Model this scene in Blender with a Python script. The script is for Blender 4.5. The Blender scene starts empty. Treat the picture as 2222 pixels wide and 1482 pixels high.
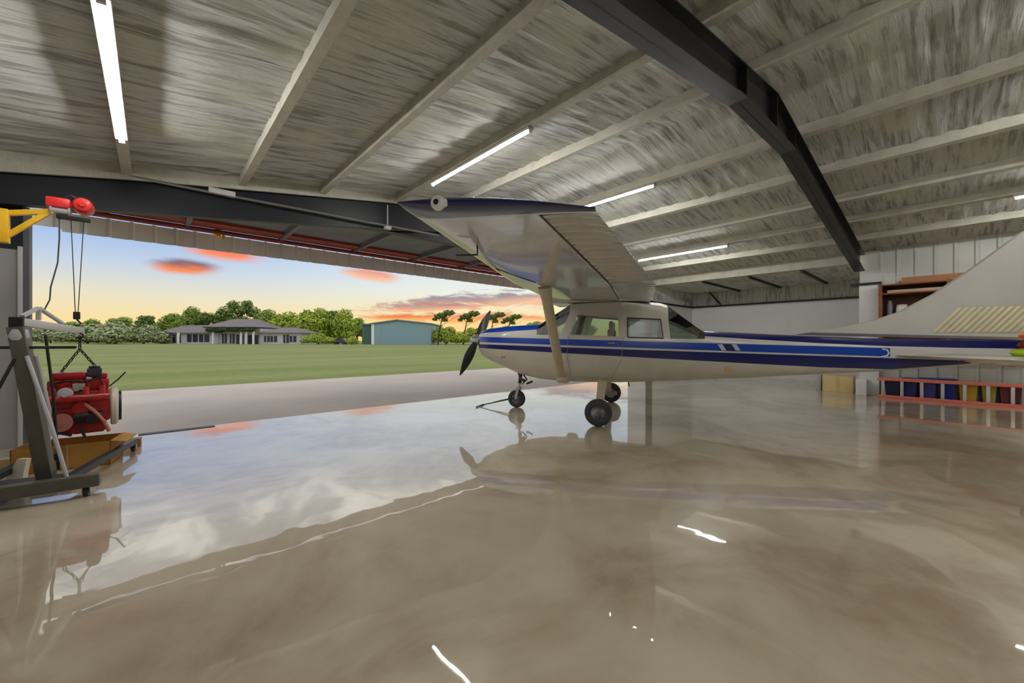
import bpy, bmesh, math, random
from mathutils import Vector, Matrix, noise
S = bpy.context.scene
COL = S.collection
R = math.radians
random.seed(7)
# ------------------------------------------------------------------ camera, exposure
FPX, CX, CY = 857.0, 1111.0, 741.0
H = 1.30                                   # eye height (m)
TH = R(47.65)                              # view direction, from +X towards +Y
FW = Vector((math.cos(TH), math.sin(TH), 0)); RT = Vector((math.sin(TH), -math.cos(TH), 0)); UP = Vector((0, 0, 1))
cam = bpy.data.cameras.new('camera'); camo = bpy.data.objects.new('camera', cam); COL.objects.link(camo)
cam.sensor_width = 36; cam.lens = FPX / 2222 * 36; cam.clip_end = 1500; cam.clip_start = .05
camo.location = (0, 0, H); camo.rotation_euler = (R(90), 0, TH - R(90))
S.camera = camo
vs = S.view_settings
S.display_settings.display_device = 'sRGB'
vs.view_transform = 'Standard'; vs.look = 'None'; vs.gamma = 1; vs.use_curve_mapping = False
vs.exposure = 0.0
LAMP = 145.0                                # emission of the ceiling tubes
SKY = 1.0
def azel(u, v):
    d = FW + RT * ((u - CX) / FPX) + UP * ((CY - v) / FPX)
    return math.atan2(d.x, d.y), math.atan2(d.z, math.hypot(d.x, d.y))
def lin(r, g, b):
    f = lambda c: (c / 255 / 12.92) if c <= 10.3 else ((c / 255 + .055) / 1.055) ** 2.4
    return (f(r), f(g), f(b), 1)
# ------------------------------------------------------------------ node helper
class NT:
    def __init__(s, tree): s.t = tree; s.n = tree.nodes; s.l = tree.links
    def new(s, k, **kw):
        n = s.n.new(k)
        for a, b in kw.items(): setattr(n, a, b)
        return n
    def put(s, n, i, v):
        if v is None: return
        if isinstance(v, bpy.types.NodeSocket): s.l.new(v, n.inputs[i])
        else: n.inputs[i].default_value = v
    def m(s, op, a, b=None, c=None, clamp=False):
        n = s.new('ShaderNodeMath', operation=op, use_clamp=clamp)
        s.put(n, 0, a); s.put(n, 1, b); s.put(n, 2, c); return n.outputs[0]
    def mix(s, f, a, b, blend='MIX'):
        n = s.new('ShaderNodeMix', data_type='RGBA', blend_type=blend)
        s.put(n, 0, f); s.put(n, 6, a); s.put(n, 7, b); return n.outputs[2]
    def ss(s, v, lo, hi):
        n = s.new('ShaderNodeMapRange', interpolation_type='SMOOTHSTEP')
        s.put(n, 0, v); n.inputs[1].default_value = lo; n.inputs[2].default_value = hi; return n.outputs[0]
    def noise(s, vec, scale, detail=4, rough=.55, dist=0.):
        n = s.new('ShaderNodeTexNoise'); s.put(n, 'Vector', vec)
        n.inputs['Scale'].default_value = scale; n.inputs['Detail'].default_value = detail
        n.inputs['Roughness'].default_value = rough; n.inputs['Distortion'].default_value = dist
        return n.outputs[0]
    def ramp(s, v, stops):
        n = s.new('ShaderNodeValToRGB'); s.put(n, 0, v); e = n.color_ramp.elements
        while len(e) < len(stops): e.new(.5)
        for i, (p, c) in enumerate(stops): e[i].position = p; e[i].color = c
        return n.outputs[0]
    def comb(s, x, y, z):
        n = s.new('ShaderNodeCombineXYZ'); s.put(n, 0, x); s.put(n, 1, y); s.put(n, 2, z); return n.outputs[0]
# ------------------------------------------------------------------ sky
W = bpy.data.worlds.new('dusk_sky'); S.world = W; W.use_nodes = True
N = NT(W.node_tree); N.n.clear()
tc = N.new('ShaderNodeTexCoord'); sp = N.new('ShaderNodeSeparateXYZ'); N.l.new(tc.outputs['Generated'], sp.inputs[0])
az = N.m('ARCTAN2', sp.outputs[0], sp.outputs[1]); el = N.m('ARCSINE', sp.outputs[2])
left = N.ramp(N.m('DIVIDE', el, 1.0, clamp=True), [(0, lin(252, 222, 150)), (.045, lin(250, 226, 166)), (.085, lin(236, 228, 200)), (.14, lin(200, 214, 230)), (.20, lin(160, 190, 236)), (.26, lin(160, 188, 236)), (.36, lin(226, 230, 238)), (.7, lin(220, 225, 234)), (1, lin(200, 208, 222))])
right = N.ramp(N.m('DIVIDE', el, 1.0, clamp=True), [(0, lin(255, 200, 104)), (.05, lin(253, 226, 160)), (.085, lin(248, 238, 200)), (.12, lin(240, 242, 228)), (.18, lin(222, 234, 244)), (.26, lin(212, 226, 244)), (.36, lin(228, 232, 238)), (.7, lin(220, 225, 234)), (1, lin(200, 208, 222))])
base = N.mix(N.ss(az, R(-4), R(38)), left, right)
# high drifting cloud sheet
cp = N.comb(N.m('MULTIPLY', az, 3.2), N.m('MULTIPLY', el, 8.0), 0.)
hi = N.ss(N.noise(cp, 1.6, 7, .62, .6), .44, .60)
hi = N.m('MULTIPLY', hi, N.ss(el, .24, .40))
base = N.mix(hi, base, (1.9, 1.84, 1.74, 1))
dk = N.ss(N.noise(N.comb(N.m('MULTIPLY', az, 2.5), N.m('MULTIPLY', el, 9.), 3.3), 1.9, 6, .6, .4), .52, .72)
base = N.mix(N.m('MULTIPLY', N.m('MULTIPLY', dk, N.ss(el, .26, .42)), .45), base, lin(140, 150, 172))
wz = N.noise(N.comb(N.m('MULTIPLY', az, 14.), N.m('MULTIPLY', el, 60.), 1.), 1.0, 6, .65, .5)
def cloud(base, u, v, wu, wv, col_lo, col_hi, tilt=0., amt=1., rag=1.6, split=0.0):
    a0, e0 = azel(u, v); a1, e1 = azel(u + wu, v); wa = abs(a1 - a0); we = abs(azel(u, v - wv)[1] - e0)
    da = N.m('SUBTRACT', az, a0)
    de = N.m('SUBTRACT', N.m('SUBTRACT', el, e0), N.m('MULTIPLY', da, tilt))
    x = N.m('DIVIDE', da, wa); y = N.m('DIVIDE', de, we)
    d = N.m('SQRT', N.m('ADD', N.m('MULTIPLY', x, x), N.m('MULTIPLY', y, y)))
    d = N.m('ADD', d, N.m('MULTIPLY', N.m('SUBTRACT', wz, .5), rag))
    mask = N.m('MULTIPLY', N.m('SUBTRACT', 1.0, N.ss(d, .35, 1.05)), amt)
    c = N.mix(N.ss(N.m('ADD', y, N.m('MULTIPLY', N.m('SUBTRACT', wz, .5), 1.2)), split - .45, split + .45), col_lo, col_hi)
    return N.mix(mask, base, c)
OR, RD, PU, GY = lin(255, 150, 84), lin(238, 104, 72), lin(150, 118, 132), lin(120, 118, 138)
base = cloud(base, 405, 579, 92, 21, lin(252, 140, 88), lin(126, 104, 118), .02, 1., .5, .05)
base = cloud(base, 490, 552, 90, 17, lin(255, 150, 110), lin(238, 120, 100), -.03, 1., .8, .2)
base = cloud(base, 806, 597, 75, 17, lin(255, 190, 150), lin(236, 150, 130), -.08, .9, .8)
base = cloud(base, 1190, 646, 330, 24, lin(246, 190, 150), lin(150, 136, 150), .06, .9, 3.2, .1)
base = cloud(base, 990, 650, 130, 13, lin(196, 150, 138), lin(150, 142, 158), .05, .9, 2.2)
base = cloud(base, 930, 668, 170, 11, lin(244, 172, 130), lin(186, 140, 136), .05, .85, 2.4)
base = cloud(base, 1010, 690, 250, 13, lin(255, 176, 96), lin(240, 140, 100), .0, .85, 2.4, -.1)
base = cloud(base, 870, 689, 100, 8, lin(255, 178, 96), lin(236, 130, 90), .02, .95, 1.0, -.1)
gr = N.ss(el, -.02, 0.)
base = N.mix(gr, lin(118, 120, 84), base)
bg = N.new('ShaderNodeBackground'); N.l.new(base, bg.inputs[0]); bg.inputs[1].default_value = SKY
ow = N.new('ShaderNodeOutputWorld'); N.l.new(bg.outputs[0], ow.inputs[0])
# ------------------------------------------------------------------ materials
MATS = {}
def mat(name, col, rough=.6, metal=0., var=0., vscale=6., bump=0., bscale=40., stretch=None, spec=.5, coat=0., emit=0., col2=None):
    if name in MATS: return MATS[name]
    m = bpy.data.materials.new(name); m.use_nodes = True; t = NT(m.node_tree)
    b = m.node_tree.nodes['Principled BSDF']
    b.inputs['Roughness'].default_value = rough; b.inputs['Metallic'].default_value = metal
    b.inputs['Specular IOR Level'].default_value = spec; b.inputs['Coat Weight'].default_value = coat
    b.inputs['Coat Roughness'].default_value = .06
    c = lin(*col)
    vec = t.new('ShaderNodeTexCoord').outputs['Object']
    if stretch:
        mp = t.new('ShaderNodeMapping'); t.l.new(vec, mp.inputs[0]); mp.inputs['Scale'].default_value = stretch; vec = mp.outputs[0]
    if var or col2:
        c2 = lin(*col2) if col2 else tuple(x * (1 - var) for x in c[:3]) + (1,)
        f = t.ss(t.noise(vec, vscale, 5, .6), .35, .68)
        t.l.new(t.mix(f, c, c2), b.inputs['Base Color'])
    else: b.inputs['Base Color'].default_value = c
    if bump:
        bp = t.new('ShaderNodeBump'); bp.inputs['Strength'].default_value = bump; bp.inputs['Distance'].default_value = .02
        t.l.new(t.noise(vec, bscale, 4), bp.inputs['Height']); t.l.new(bp.outputs[0], b.inputs['Normal'])
    if emit:
        b.inputs['Emission Color'].default_value = c; b.inputs['Emission Strength'].default_value = emit
    MATS[name] = m; return m
def glass(name, tint, gl=.12):
    m = bpy.data.materials.new(name); m.use_nodes = True; t = NT(m.node_tree); t.n.clear()
    tr = t.new('ShaderNodeBsdfTransparent'); tr.inputs[0].default_value = lin(*tint)
    g = t.new('ShaderNodeBsdfGlossy'); g.inputs['Roughness'].default_value = .03
    fr = t.new('ShaderNodeFresnel'); fr.inputs[0].default_value = 1.5
    mx = t.new('ShaderNodeMixShader'); t.l.new(t.m('ADD', fr.outputs[0], gl, clamp=True), mx.inputs[0])
    t.l.new(tr.outputs[0], mx.inputs[1]); t.l.new(g.outputs[0], mx.inputs[2])
    o = t.new('ShaderNodeOutputMaterial'); t.l.new(mx.outputs[0], o.inputs[0]); MATS[name] = m; return m
WHITE = mat('aircraft_white', (214, 210, 202), .28, var=.06, vscale=2, coat=.4)
BEIGE = mat('aircraft_belly_white', (206, 201, 186), .32, var=.10, vscale=3, coat=.3)
NAVY = mat('aircraft_navy', (6, 18, 96), .25, coat=.5)
BLUE = mat('aircraft_blue', (8, 66, 176), .25, coat=.5)
TIPN = mat('wingtip_navy', (20, 32, 84), .3, coat=.4)
ALU = mat('polished_wing_skin', (206, 203, 198), .16, var=.08, vscale=1.5, coat=.7, bump=.35, bscale=2.6)
RIBW = mat('ribbed_skin', (196, 194, 188), .2, var=.08, coat=.7)
CREAMRIB = mat('cream_ribbed_skin', (216, 206, 170), .4, var=.08)
RUB = mat('tyre_rubber', (62, 64, 70), .75, var=.2, vscale=20, bump=.1)
HUB = mat('wheel_hub_grey', (186, 186, 190), .5)
STEEL = mat('bare_steel', (150, 150, 150), .35, .8)
DARK = mat('dark_steel_paint', (44, 44, 48), .5, var=.25, vscale=3)
BLACKM = mat('black_rafter_paint', (34, 33, 35), .36, var=.3, vscale=2.5, bump=.05)
NAVYBK = mat('black_header_paint', (30, 31, 40), .45, var=.25, vscale=1.5)
BLACK = mat('black_plastic', (16, 16, 18), .5)
TAN = mat('strut_cream', (198, 186, 160), .35, var=.12, vscale=4, coat=.2)
PURL = mat('foam_coated_purlin', (196, 191, 176), .85, var=.16, vscale=5, bump=.5, bscale=30)
LINER = mat('white_liner_panel', (226, 226, 224), .55, var=.05, vscale=2)
GREYW = mat('grey_wall_panel', (176, 174, 170), .6, var=.08, vscale=2)
RIBWALL = mat('ribbed_wall_white', (206, 206, 198), .55, var=.10, vscale=1.5)
TRIMW = mat('light_trim', (206, 206, 204), .5)
WOOD = mat('brown_wood', (140, 88, 52), .6, var=.3, vscale=3, stretch=(1, 1, 8))
WOODL = mat('pale_wood', (214, 190, 140), .65, var=.2, vscale=4)
CARD = mat('cardboard', (190, 138, 62), .8, var=.12, vscale=4)
CREAMBOX = mat('cream_cardboard', (222, 196, 142), .8, var=.08)
RED = mat('engine_red', (178, 18, 14), .4, var=.35, vscale=9, bump=.15, coat=.2)
REDM = mat('hoist_red', (226, 40, 36), .4, var=.15, coat=.2)
YEL = mat('bracket_yellow', (240, 186, 14), .45, var=.12, coat=.2)
OLIVE = mat('crane_grey_paint', (92, 88, 78), .45, var=.2, vscale=5)
LGREY = mat('light_grey_paint', (196, 196, 200), .4, .3)
RUST = mat('rust_red_tube', (150, 62, 44), .6, var=.3, vscale=4)
LEAF_UNDER = mat('door_leaf_grey', (112, 112, 114), .55, var=.25, vscale=1.2)
STRIP = mat('corrugated_white', (238, 236, 230), .5, var=.1, vscale=2)
FIBRE = mat('ladder_orange_fibreglass', (214, 116, 96), .5)
ALUM = mat('ladder_aluminium', (206, 204, 200), .35, .5)
TOTE = mat('tote_blue', (24, 34, 132), .5)
TOTE2 = mat('tote_navy', (26, 30, 70), .5)
MAROON = mat('maroon_crate', (92, 30, 32), .55)
YBOX = mat('yellow_bin', (190, 150, 44), .6)
ORANGE = mat('cloth_orange', (224, 120, 40), .8); LIME = mat('cloth_lime', (170, 196, 30), .8); CRED = mat('cloth_maroon', (130, 30, 20), .8)
CONC = mat('apron_concrete', (192, 180, 170), .85, var=.16, vscale=.35, bump=.1, bscale=8)
TUBEM = mat('tube_glow', (255, 255, 255), .5, emit=LAMP)
LEAFM = [mat('leaf_dark', (112, 136, 62), .8, var=.35, vscale=1.5), mat('leaf_green', (146, 170, 70), .8, var=.35, vscale=1.5), mat('leaf_grey', (168, 178, 134), .85, var=.3, vscale=1.5), mat('leaf_bright', (172, 190, 68), .8, var=.3, vscale=1.5)]
BARK = mat('bark', (74, 60, 50), .9, var=.3)
HWALL = mat('house_wall', (206, 200, 208), .8, var=.1); HROOF = mat('house_roof', (120, 112, 114), .85, var=.2, vscale=1)
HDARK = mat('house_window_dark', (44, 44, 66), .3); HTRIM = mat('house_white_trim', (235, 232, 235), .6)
BARNW = mat('barn_blue_grey', (140, 166, 176), .5, var=.08, vscale=.6); BARND = mat('barn_green_side', (70, 106, 96), .5, var=.1); BARNR = mat('barn_roof', (112, 136, 132), .5)
GLASS = glass('cabin_glass', (206, 236, 226), .34); GLASSD = glass('tinted_glass', (176, 212, 200), .34)
SEATM = mat('seat_fabric', (30, 36, 38), .8); INTR = mat('cabin_trim', (96, 100, 96), .8)
def floor_material():
    m = bpy.data.materials.new('polished_concrete'); m.use_nodes = True; t = NT(m.node_tree); b = m.node_tree.nodes['Principled BSDF']
    v = t.new('ShaderNodeTexCoord').outputs['Object']
    a = t.ss(t.noise(v, .6, 6, .6, .8), .36, .64); c = t.ss(t.noise(v, 2.3, 6, .65, .4), .35, .75)
    col = t.mix(a, lin(218, 205, 178), lin(176, 156, 128)); col = t.mix(t.m('MULTIPLY', c, .5), col, lin(226, 213, 188))
    t.l.new(col, b.inputs['Base Color'])
    b.inputs['Roughness'].default_value = .3
    b.inputs['Specular IOR Level'].default_value = .12; b.inputs['Coat Weight'].default_value = 1.; b.inputs['Coat Roughness'].default_value = .018; b.inputs['Coat IOR'].default_value = 1.88
    bp = t.new('ShaderNodeBump'); bp.inputs['Strength'].default_value = .12; bp.inputs['Distance'].default_value = .02
    t.l.new(t.noise(v, 1.6, 3, .5), bp.inputs['Height']); t.l.new(bp.outputs[0], b.inputs['Normal']); t.l.new(bp.outputs[0], b.inputs['Coat Normal'])
    return m
def foam_material():
    m = bpy.data.materials.new('sprayed_foam'); m.use_nodes = True; t = NT(m.node_tree); b = m.node_tree.nodes['Principled BSDF']
    v = t.new('ShaderNodeTexCoord').outputs['Object']
    mp = t.new('ShaderNodeMapping'); t.l.new(v, mp.inputs[0]); mp.inputs['Scale'].default_value = (.8, 11., 1.)
    n1 = t.noise(mp.outputs[0], 1.5, 6, .62, .25); n2 = t.noise(v, 1.2, 4)
    st = t.m('MULTIPLY', t.ss(n1, .47, .62), t.ss(n2, .30, .56))  # dark streaks: shading of the foam ripples painted into the colour
    col = t.mix(t.ss(n2, .3, .7), lin(220, 219, 205), lin(214, 215, 212)); col = t.mix(t.m('MULTIPLY', st, .7), col, lin(128, 126, 112))
    t.l.new(col, b.inputs['Base Color']); b.inputs['Roughness'].default_value = .9
    bp = t.new('ShaderNodeBump'); bp.inputs['Strength'].default_value = 1.; bp.inputs['Distance'].default_value = .08
    t.l.new(n1, bp.inputs['Height']); t.l.new(bp.outputs[0], b.inputs['Normal'])
    return m
def grass_material():
    m = bpy.data.materials.new('mown_grass'); m.use_nodes = True; t = NT(m.node_tree); b = m.node_tree.nodes['Principled BSDF']
    v = t.new('ShaderNodeTexCoord').outputs['Object']
    mp = t.new('ShaderNodeMapping'); t.l.new(v, mp.inputs[0]); mp.inputs['Scale'].default_value = (.12, 1., 1.)
    a = t.ss(t.noise(mp.outputs[0], .28, 5, .6), .35, .65); c = t.ss(t.noise(v, 3., 5, .7), .3, .7)
    col = t.mix(a, lin(120, 132, 76), lin(144, 146, 98)); col = t.mix(t.m('MULTIPLY', c, .4), col, lin(102, 114, 60))
    t.l.new(col, b.inputs['Base Color']); b.inputs['Roughness'].default_value = .95; b.inputs['Specular IOR Level'].default_value = .1
    return m
FLOORM, FOAM, GRASS = floor_material(), foam_material(), grass_material()
# ------------------------------------------------------------------ object helpers
def tag(o, label=None, cat=None, group=None, kind=None):
    if label: o['label'] = label
    if cat: o['category'] = cat
    if group: o['group'] = group
    if kind: o['kind'] = kind
    return o
def thing(name, loc, rz, label, cat, group=None):
    o = bpy.data.objects.new(name, None); o.empty_display_size = .2; COL.objects.link(o)
    o.location = loc; o.rotation_euler = (0, 0, rz); return tag(o, label, cat, group)
class MB:
    def __init__(s): s.b = bmesh.new()
    def box(s, x0, x1, y0, y1, z0, z1, bev=0., M=None, mi=0):
        g = bmesh.ops.create_cube(s.b, size=1); vv = g['verts']
        for v in vv: v.co = Vector(((x0 + x1) / 2 + v.co.x * (x1 - x0), (y0 + y1) / 2 + v.co.y * (y1 - y0), (z0 + z1) / 2 + v.co.z * (z1 - z0)))
        fs = {f for v in vv for f in v.link_faces}
        for f in fs: f.material_index = mi
        if bev:
            es = list({e for v in vv for e in v.link_edges})
            r = bmesh.ops.bevel(s.b, geom=es, offset=bev, segments=2, affect='EDGES', profile=.6)
            vv = list({v for f in r['faces'] for v in f.verts} | {v for v in vv if v.is_valid})
        if M is not None: bmesh.ops.transform(s.b, matrix=M, verts=vv)
        return s
    def bar(s, p, q, w, h=None, roll=0., bev=0.):
        """rectangular bar from p to q, width w sideways, height h"""
        h = h or w; p, q = Vector(p), Vector(q); d = q - p; L = d.length
        z = d.normalized(); a = Vector((0, 0, 1)) if abs(z.z) < .9 else Vector((0, 1, 0))
        x = a.cross(z).normalized(); y = z.cross(x)
        Mx = Matrix((x, y, z)).transposed().to_4x4(); Mx.translation = p
        return s.box(-w / 2, w / 2, -h / 2, h / 2, 0, L, bev, Mx @ Matrix.Rotation(roll, 4, 'Z'))
    def tube(s, pts, r, n=10, caps=True):
        pts = [Vector(p) for p in pts]; rs = r if isinstance(r, (list, tuple)) else [r] * len(pts); rings = []
        prev = None
        for i, p in enumerate(pts):
            d = (pts[min(i + 1, len(pts) - 1)] - pts[max(i - 1, 0)]).normalized()
            if prev is None: x = (Vector((0, 0, 1)) if abs(d.z) < .9 else Vector((1, 0, 0))).cross(d).normalized()
            else: x = (prev - d * prev.dot(d)).normalized()
            prev = x; y = d.cross(x)
            rings.append([s.b.verts.new(p + (x * math.cos(2 * math.pi * k / n) + y * math.sin(2 * math.pi * k / n)) * rs[i]) for k in range(n)])
        for a, b in zip(rings, rings[1:]):
            for k in range(n): s.b.faces.new((a[k], a[(k + 1) % n], b[(k + 1) % n], b[k]))
        if caps: s.b.faces.new(rings[0][::-1]); s.b.faces.new(rings[-1])
        return s
    def lathe(s, prof, axis='Z', c=(0, 0, 0), n=28, M=None):
        """prof: (radius, height) pairs"""
        rings = []; vs_ = []
        for r, h in prof:
            ring = []
            for k in range(n):
                a = 2 * math.pi * k / n; x, y = r * math.cos(a), r * math.sin(a)
                co = {'Z': (x, y, h), 'X': (h, x, y), 'Y': (y, h, x)}[axis]
                v = s.b.verts.new(Vector(co) + Vector(c)); ring.append(v); vs_.append(v)
            rings.append(ring)
        for a, b in zip(rings, rings[1:]):
            for k in range(n): s.b.faces.new((a[k], a[(k + 1) % n], b[(k + 1) % n], b[k]))
        for ring, rv in ((rings[0], True), (rings[-1], False)):
            s.b.faces.new(ring[::-1] if rv else ring)
        if M is not None: bmesh.ops.transform(s.b, matrix=M, verts=vs_)
        return s
    def poly(s, pts, thick=None, axis=None):
        """polygon extruded by vector axis"""
        a = [s.b.verts.new(p) for p in pts]; b = [s.b.verts.new(Vector(p) + Vector(axis)) for p in pts]; n = len(pts)
        s.b.faces.new(a[::-1]); s.b.faces.new(b)
        for k in range(n): s.b.faces.new((a[k], a[(k + 1) % n], b[(k + 1) % n], b[k]))
        return s
    def grid(s, rows, mi=None, closed=False):
        vs_ = [[s.b.verts.new(p) for p in r] for r in rows]
        for i in range(len(vs_) - 1):
            m = len(vs_[i])
            for j in range(m if closed else m - 1):
                f = (vs_[i][j], vs_[i][(j + 1) % m], vs_[i + 1][(j + 1) % m], vs_[i + 1][j])
                if len(set(f)) > 3:
                    fc = s.b.faces.new(f)
                    if mi: fc.material_index = mi(i, j)
        return vs_
    def build(s, name, m, parent=None, smooth=True, ang=35, recalc=True):
        bmesh.ops.remove_doubles(s.b, verts=s.b.verts, dist=1e-5)
        if recalc: bmesh.ops.recalc_face_normals(s.b, faces=s.b.faces)
        me = bpy.data.meshes.new(name); s.b.to_mesh(me); s.b.free()
        for k in (m if isinstance(m, (list, tuple)) else [m]): me.materials.append(k)
        if smooth:
            me.polygons.foreach_set('use_smooth', [True] * len(me.polygons)); me.set_sharp_from_angle(angle=R(ang))
        o = bpy.data.objects.new(name, me); COL.objects.link(o)
        if parent: o.parent = parent
        return o
def struct(o): o['kind'] = 'structure'; return o
def copy_tree(o, parent=None):
    c = o.copy(); COL.objects.link(c)
    if parent: c.parent = parent
    for ch in list(o.children): copy_tree(ch, c)
    return c
# ------------------------------------------------------------------ the hangar shell
XL, XR, YD, YB, RX = -1.80, 12.9, 7.65, -9.0, 5.77      # left wall, right wall, door wall, back wall, ridge
zp = lambda X: 4.40 - .143 * abs(X - RX)                # underside of the purlins
X2, Y1, Y2 = 16.4, 1.42, 7.0                            # side bay behind the right wall line
struct(MB().box(XL - .2, X2 + .2, YB - .2, YD, -.25, 0).build('floor', FLOORM, smooth=False))
struct(MB().box(-60, 90, YD, 14.75, -.25, -.015).build('apron_slab', CONC, smooth=False))
# roof foam: rippled underside over each slope
def roof():
    m = MB(); top = .14
    for (xa, xb) in ((XL - .15, RX), (RX, XR + .15)):
        nx, ny = 90, 330; rows = []
        for i in range(ny + 1):
            y = YB - .1 + (YD + .12 - YB) * i / ny; r = []
            for j in range(nx + 1):
                x = xa + (xb - xa) * j / nx
                a = noise.noise(Vector((x * 1.1, y * 7.5, 0))) + .6 * noise.noise(Vector((x * 2.3, y * 15, 4)))
                k = .5 + .5 * noise.noise(Vector((x * .45, y * .4, 9)))
                r.append((x, y, zp(x) + top + .042 * a * (.35 + k)))
            rows.append(r)
        m.grid(rows)
    for (xa, xb) in ((XL - .15, RX), (RX, XR + .15)):
        m.grid([[(xa, YB - .1, zp(xa) + .3), (xb, YB - .1, zp(xb) + .3)], [(xa, YD + .05, zp(xa) + .3), (xb, YD + .05, zp(xb) + .3)]])
    return struct(m.build('ceiling', FOAM, recalc=False, ang=80))
roof()
struct(MB().box(XL - .15, XL, YB, YD, 0, 3.75).build('wall_left', GREYW, smooth=False))
struct(MB().box(XL, XR, YB - .15, YB, 0, 4.9).build('wall_back', RIBWALL, smooth=False))
m = MB(); y = YB                                        # ribbed metal wall right of the frame
rows = [[], []]
k = 0
while y < Y1 - .36:
    for dy, dx in ((0, 0), (.10, 0), (.125, -.035), (.165, -.035), (.19, 0)):
        yy = min(y + dy, Y1 - .36)
        rows[0].append((XR + dx, yy, 0)); rows[1].append((XR + dx, yy, 3.6))
    y += .30
m.grid(rows); struct(m.build('wall_right', RIBWALL, smooth=False))
# white boxed pier at the end of that wall, black cap plate
m = MB().box(XR - .12, XR + .2, Y1 - .36, Y1, 0, 2.66); struct(m.build('wall_right_pier', LINER, smooth=False))
struct(MB().box(XR - .16, XR + .24, Y1 - .40, Y1 + .16, 2.66, 2.72).build('trim_2', BLACK, smooth=False))
struct(MB().box(XR - .02, XR + .2, Y1 - .36, Y1, 2.72, 3.5).build('wall_right_pier_top', RIBWALL, smooth=False))
# side bay behind the right wall line
struct(MB().box(XR + .14, X2, Y1, Y2, 3.24, 3.36).build('ceiling_side_bay', FOAM, smooth=False))
struct(MB().box(XR, XR + .14, Y1, YD, 3.24, 3.62).build('trim_3', PURL, smooth=False))
struct(MB().box(X2, X2 + .15, Y1 - .2, Y2 + .15, 0, 2.66).build('wall_side_bay', LINER, smooth=False))
struct(MB().box(X2, X2 + .15, Y1 - .2, Y2 + .15, 2.72, 3.3).build('wall_side_bay_upper', FOAM, smooth=False))
struct(MB().box(X2 - .05, X2 + .12, Y1, Y2, 2.66, 2.72).build('trim_4', BLACK, smooth=False))
struct(MB().box(XR, X2, Y2, Y2 + .15, 0, 2.66).build('wall_side_bay_end', LINER, smooth=False))
struct(MB().box(XR, X2, Y2, Y2 + .15, 2.72, 3.3).build('wall_side_bay_end_upper', FOAM, smooth=False))
struct(MB().box(XR, X2, Y2 - .05, Y2 + .12, 2.66, 2.72).build('trim_5', BLACK, smooth=False))
struct(MB().box(XR + .2, X2, Y1 - .15, Y1, 0, 3.3).build('wall_side_bay_near', LINER, smooth=False))
struct(MB().box(XR, XR + .2, Y2, YD + .2, 0, 3.6).build('wall_right_far', LINER, smooth=False))
for i, yy in enumerate((2.6, 3.9, 5.2)):
    nm = ('nearest the white pier', 'midway along the side bay', 'nearest the far corner')[i]
    tag(MB().box(XR + .15, X2, yy, yy + .07, 3.18, 3.24).build('ceiling_strap', BLACK, smooth=False), 'thin dark strap across the low side bay ceiling, ' + nm, 'strap', 'dark straps on the side bay ceiling')
tag(MB().bar((X2 - .02, 5.9, 2.74), (X2 - .3, 6.2, 3.22), .05).build('wall_brace', BLACK, smooth=False), 'short dark slanted brace under the far corner of the side bay ceiling', 'brace')
# door wall: left stub, black gable above the opening
struct(MB().box(XL, -1.21, YD - .02, YD + .12, 0, 2.42).build('wall_front_left', GREYW, smooth=False))
struct(MB().box(-1.21, -1.17, YD - .06, YD + .12, 0, 2.46, .008).build('trim_6', TRIMW))
struct(MB().box(-1.17, -1.12, YD - .03, YD + .14, 0, 2.95).build('trim_7', mat('jamb_grey', (98, 98, 104), .5)))
struct(MB().box(XL, -1.17, YD - .0, YD + .1, 2.42, 3.3).build('wall_front_left_upper', NAVYBK, smooth=False))
struct(MB().poly([(XL, YD + .0, 3.55), (XR, YD + .0, 3.55), (XR, YD, zp(XR) + .28), (RX, YD, zp(RX) + .28), (XL, YD, zp(XL) + .28)], axis=(0, .1, 0)).build('wall_front_gable', NAVYBK, smooth=False))
struct(MB().box(-.14, .71, 7.50, 7.62, 0, .008).build('trim_1', BLACK, smooth=False))
# foam closure strip between roof and end frame
struct(MB().poly([(XL, YD - .26, 3.17), (-1.35, YD - .26, 3.27), (-.25, YD - .26, 3.475), (3.63, YD - .26, 4.07), (RX, YD - .26, zp(RX) - .01), (XR, YD - .26, zp(XR) - .01), (XR, YD - .26, zp(XR) + .18), (RX, YD - .26, zp(RX) + .18), (XL, YD - .26, zp(XL) + .18)], axis=(0, .04, 0)).build('trim_8', PURL, smooth=False))
# rafters: I section, bottom edge given
def rafter(Y, bot, lab, m, w=.2):
    t = thing('steel_rafter', (0, Y, 0), 0, lab, 'rafter')
    xs = sorted({x for x, z in bot} | {RX})
    def zb(x):
        for (a, za), (b, zz) in zip(bot, bot[1:]):
            if a <= x <= b: return za + (zz - za) * (x - a) / (b - a)
        return bot[-1][1]
    web = MB(); web.grid([[(x, -.006, zb(x)) for x in xs], [(x, -.006, zp(x)) for x in xs], [(x, .006, zp(x)) for x in xs], [(x, .006, zb(x)) for x in xs], [(x, -.006, zb(x)) for x in xs]])
    web.build('web', m, t, smooth=False)
    for nm, fz, dz in (('bottom_flange', zb, .016), ('top_flange', zp, -.016)):
        f = MB(); f.grid([[(x, a * w / 2, fz(x) + b) for x in xs] for a, b in ((-1, 0), (1, 0), (1, dz), (-1, dz), (-1, 0))])
        f.build(nm, m, t, smooth=False)
    for x in (RX,):
        s = MB().box(x - .008, x + .008, -w / 2 + .01, w / 2 - .01, zb(x), zp(x) - .01); s.build('splice_plate', m, t, smooth=False)
    for x in (4.7, 6.6):
        MB().box(x - .006, x + .006, -w / 2 + .01, w / 2 - .01, zb(x), zp(x) - .01).build('stiffener', m, t, smooth=False)
    return t
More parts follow.
